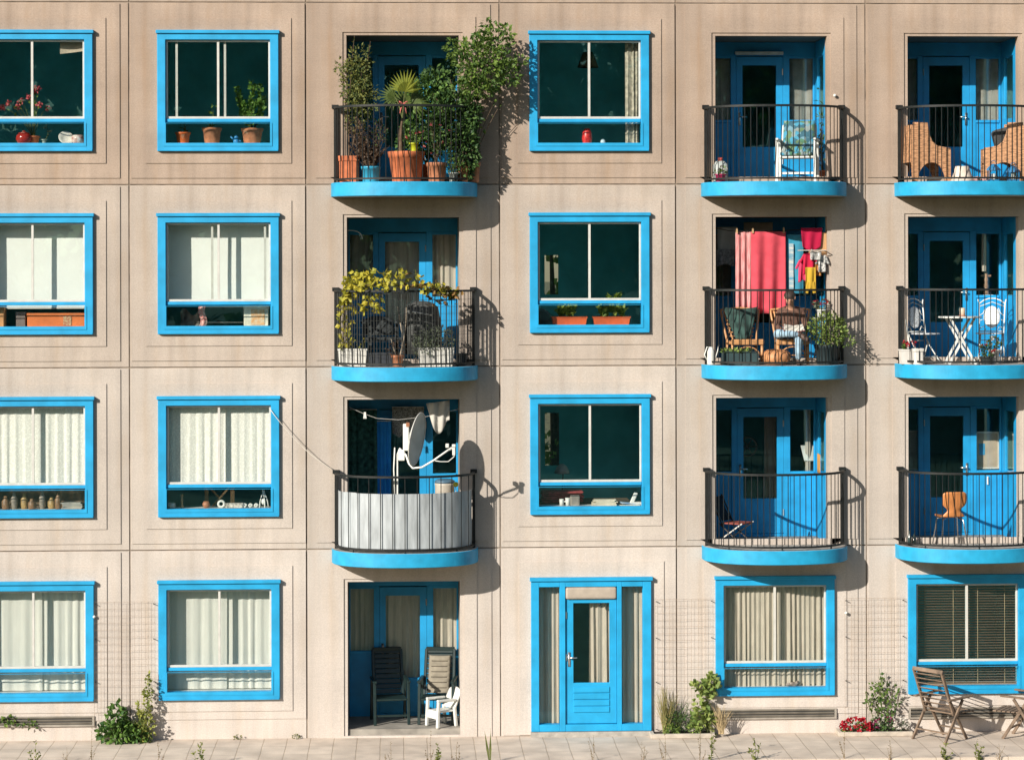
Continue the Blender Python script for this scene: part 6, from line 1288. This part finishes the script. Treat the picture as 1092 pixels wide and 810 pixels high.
# ---- beds and plants along the foot of the wall
random.seed(131)
def bed_edge(label, u0, u1):
    xa, xb = X(u0,-.3), X(u1,-.3); t = thing('bed_kerb', label, 'kerb', (xa, 0, 0)); w = xb-xa; mb = MB(); mb.box(0,w,-.36,-.30,.002,.07); mb.box(0,.06,-.299,-.02,.002,.07); mb.box(w-.06,w,-.299,-.02,.002,.07); bev(mb.build('kerb', mat('kerb_concrete', (.42,.37,.31), .9, .2, 6), t), .006); s_ = MB(); s_.box(.06,w-.06,-.30,-.02,.002,.05); s_.build('soil', SOIL, t); return t
bed_edge('low concrete edging round the bed below the trellis by the garden door', 693, 762); bed_edge('low concrete edging round the bed of red flowers', 893, 972)
def clumpy(label, u, y, cat, leafm_, clumps, st, l=.06, w=.04, name='garden_plant', along=20, sr=.006, z=0.0, fl=None):
    L0 = (X(u, y), y, z); t = thing(name, label, cat, L0); mb = MB(); ss = [curve((R(-.05,.05),0,.0), p, (R(-.03,.03),0,0), 7) for p in st]
    stems(t, ss, STEM, sr) if ss else None
    for c_, r_, n in clumps: clump(mb, c_, r_, n, l, w)
    for s_ in ss: sprig(mb, s_[1:], along, l, w)
    mb.build('foliage', leafm_, t)
    if fl:
        f_ = MB()
        for c_, r_, n, sz in fl[1]:
            for _ in range(n):
                d = rdir(-.4,1); p = Vector((c_[0]+d.x*r_[0], c_[1]+d.y*r_[1]-.03, c_[2]+d.z*r_[2]))
                for k in range(6): f_.leaf(p, rdir(-.5,1)+Vector((0,-.4,0)), rdir(), sz, sz*.8)
        f_.build('blossom', fl[0], t)
    return t
clumpy('dark leafy bush at the foot of the left trellis', 124, -.2, 'plant', leafm('bush_leaf', (.15,.26,.045), (.03,.085,.03)), [((0,0,.16),(.32,.2,.17),300), ((.0,0,.40),(.13,.12,.2),110), ((.28,.02,.12),(.2,.15,.14),160)], [(.02,0,.54),(-.1,0,.40),(.15,0,.36)], .085, .065)
clumpy('tall yellow green flower spike beside the leafy bush', 157, -.2, 'plant', leafm('spike_leaf', (.36,.36,.08), (.14,.19,.05)), [((-.02,0,.2),(.12,.12,.22),130), ((0,0,.7),(.06,.06,.35),120)], [(.03,0,1.02),(-.08,0,.5),(-.16,0,.62)], .055, .04, 'hollyhock', 60, .009)
clumpy('yellowish grass like weeds between the bush and the flower spike', 145, -.15, 'weed', LEAF_OL, [((0,0,.16),(.16,.1,.18),150)], [(R(-.2,.2),0,R(.3,.55)) for _ in range(8)], .06, .018, 'weed', 8)
def grass_tuft(label, u, y, h, n, m, sp=.2, z=0.0, name='grass_tuft'):
    t = thing(name, label, 'grass', (X(u,y), y, z)); mb = MB(); st = MB()
    for _ in range(n): a = R(0,2*pi); q = R(.1,1); hh = h*R(.5,1.1); c_ = curve((R(-.04,.04),R(-.04,.04),0),(cos(a)*sp*q, sin(a)*sp*q*.6, hh),(0,0,hh*.12),5); mb.tube(c_, [.006,.005,.004,.003,.002,.001], 3, False)
    mb.build('blades', m, t); return t
grass_tuft('pale upright ornamental grass in the bed by the garden door', 709, -.18, .66, 110, leafm('pale_blade', (.40,.32,.14), (.18,.20,.06)), .24, .05)
clumpy('dark fine leaved bush right of the pale ornamental grass', 722, -.18, 'plant', LEAF_DK, [((0,0,.2),(.22,.14,.17),300)], [(R(-.2,.2),0,R(.4,.6)) for _ in range(6)], .07, .014, z=.05)
clumpy('low light green herb at the front of the bed by the garden door', 715, -.26, 'plant', LEAF_LT, [((0,0,.07),(.14,.06,.07),90), ((.36,.02,.08),(.1,.06,.08),60)], [], .055, .04, z=.05)
clumpy('tall light leaved hollyhock left of the beige curtained window', 753, -.18, 'plant', leafm('holly_leaf', (.33,.38,.11), (.12,.20,.05)), [((-.06,0,.22),(.17,.13,.18),95), ((-.12,0,.62),(.12,.1,.17),45), ((.06,0,.72),(.10,.1,.16),80)], [(.08,0,.90),(-.14,0,.78),(.0,0,.6)], .095, .08, 'hollyhock', 16, .009, .05)
grass_tuft('dry straw coloured tuft at the right end of the garden door bed', 768, -.25, .42, 70, mat('straw', (.38,.29,.16), .9), .22, .05)
clumpy('climbing rose with sparse dark leaves at the trellis above the red flowers', 937, -.15, 'plant', LEAF_MD, [((.0,0,.66),(.15,.12,.14),70), ((-.1,0,.45),(.12,.1,.12),40), ((.05,0,.36),(.09,.08,.14),40), ((.22,0,.5),(.12,.08,.22),50)], [(.0,0,.95),(-.22,0,.6),(.26,0,.75),(.05,0,.82),(.28,0,.4)], .065, .04, 'climbing_rose', 12, .008, .05)
clumpy('mass of bright red flowers at the left of the kerbed flower bed', 912, -.24, 'flowers', LEAF_MD, [((0,0,.07),(.22,.1,.08),120)], [], .05, .035, 'red_flowers', z=.05, fl=(PET_RED, [((0,0,.09),(.24,.1,.13),64,.045)]))
clumpy('dark leaved plant with a few pink blooms beside the red flowers', 940, -.24, 'flowers', LEAF_DK, [((0,0,.10),(.20,.1,.12),200)], [], .05, .03, 'pink_flowers', z=.05, fl=(leafm('magenta_petal', (.40,.05,.16), (.25,.02,.1)), [((.04,0,.12),(.2,.08,.1),14,.035)]))
clumpy('white flowers at the right end of the kerbed flower bed', 960, -.24, 'flowers', LEAF_GY, [((0,0,.08),(.11,.08,.1),70)], [], .045, .03, 'white_flowers', z=.05, fl=(PET_WHITE, [((0,0,.1),(.12,.08,.12),36,.04)]))
clumpy('creeping ivy shoot lying on the low vent at the left', 14, -.07, 'plant', LEAF_MD, [((-.1,0,.03),(.16,.04,.06),36), ((.25,0,-.03),(.12,.04,.05),26)], [(.36,0,-.06),(-.3,0,.05)], .06, .05, 'ivy_shoot', 8, .005, at(14, 769)[1])
for k, (u, lab) in enumerate(((253, 'moss cushion at the wall foot below the middle of the second window'), (315, 'moss cushion at the wall foot left of the ground floor recess'))):
    clumpy(lab, u, -.05, 'moss', LEAF_OL, [((0,0,.03),(.06,.03,.04),40)], [], .03, .02, 'moss_cushion')
# weeds along the outer edge of the pavement
WEED = leafm('weed_leaf', (.26,.27,.08), (.10,.13,.04)); WEEDB = leafm('dry_weed_leaf', (.26,.19,.10), (.12,.10,.05))
weeds = [(36,.30,1,'leafy green weed at the left end of the pavement edge'), (97,.50,2,'tall thin seeded weed in front of the leafy bush'), (70,.22,0,'low wispy weed left of the tall seeded one'), (213,.26,1,'small green weed below the second ground floor window'), (167,.26,2,'dark thin weed below the flower spike'),
    (415,.25,0,'short wispy weed in front of the left recliner'), (459,.40,2,"thin dry weed in front of the child's chair"), (465,.22,1,"low green weed in front of the child's chair"), (522,.44,3,'single upright grass blade right of the recess'), (487,.26,2,'short seeded weed right of the low green one'), (632,.30,2,'brown seeded weed in front of the garden door'),
    (683,.22,0,'wispy weed right of the brown seeded one'), (708,.34,2,'thin dry weed in front of the pale grass bed'), (745,.40,2,'reddish thin weed left of the tallest green weed'), (757,.62,1,'tallest leafy green weed at the pavement edge'), (804,.24,1,'small green weed below the low vent window'), (900,.36,2,'pair of thin brown weeds in front of the red flowers'), (948,.2,0,'short wispy weed right of the thin brown pair'), (1008,.16,1,'tiny green weed in front of the right wooden chairs'), (1041,.2,1,'small yellow green weed near the right corner'), (1064,.14,0,'tiny wispy weed at the right corner')]
for u, h, kind, lab in weeds:
    y = -2.02+R(-.03,.03); L0 = (X(u, y), y, -.06); t = thing('weed', lab, 'weed', L0); mb = MB(); st = []; h = h+.13
    for k in range({0: 4, 1: 4, 2: 3, 3: 2}[kind]):
        e = (R(-.10,.10)*(k > 0), R(-.05,.05), h*(1 if k == 0 else R(.4,.9))); s_ = curve((0,0,0), e, (R(-.02,.02),0,0), 8); st.append(s_)
        if kind == 1: sprig(mb, s_[1:], 16, .055, .028)
        elif kind == 2: sprig(mb, s_[2:], 22, .022, .013)
        elif kind == 0: sprig(mb, s_[2:], 7, .05, .008)
        else: mb.leaf(s_[0], (e[0], e[1], e[2]), (0,1,0), h*.98, .035)
    stems(t, st, STEM if kind in (1, 3) else mat('dry_stem', (.24,.17,.09), .9), .004); mb.build('foliage', WEED if kind in (1, 3) else WEEDB, t)
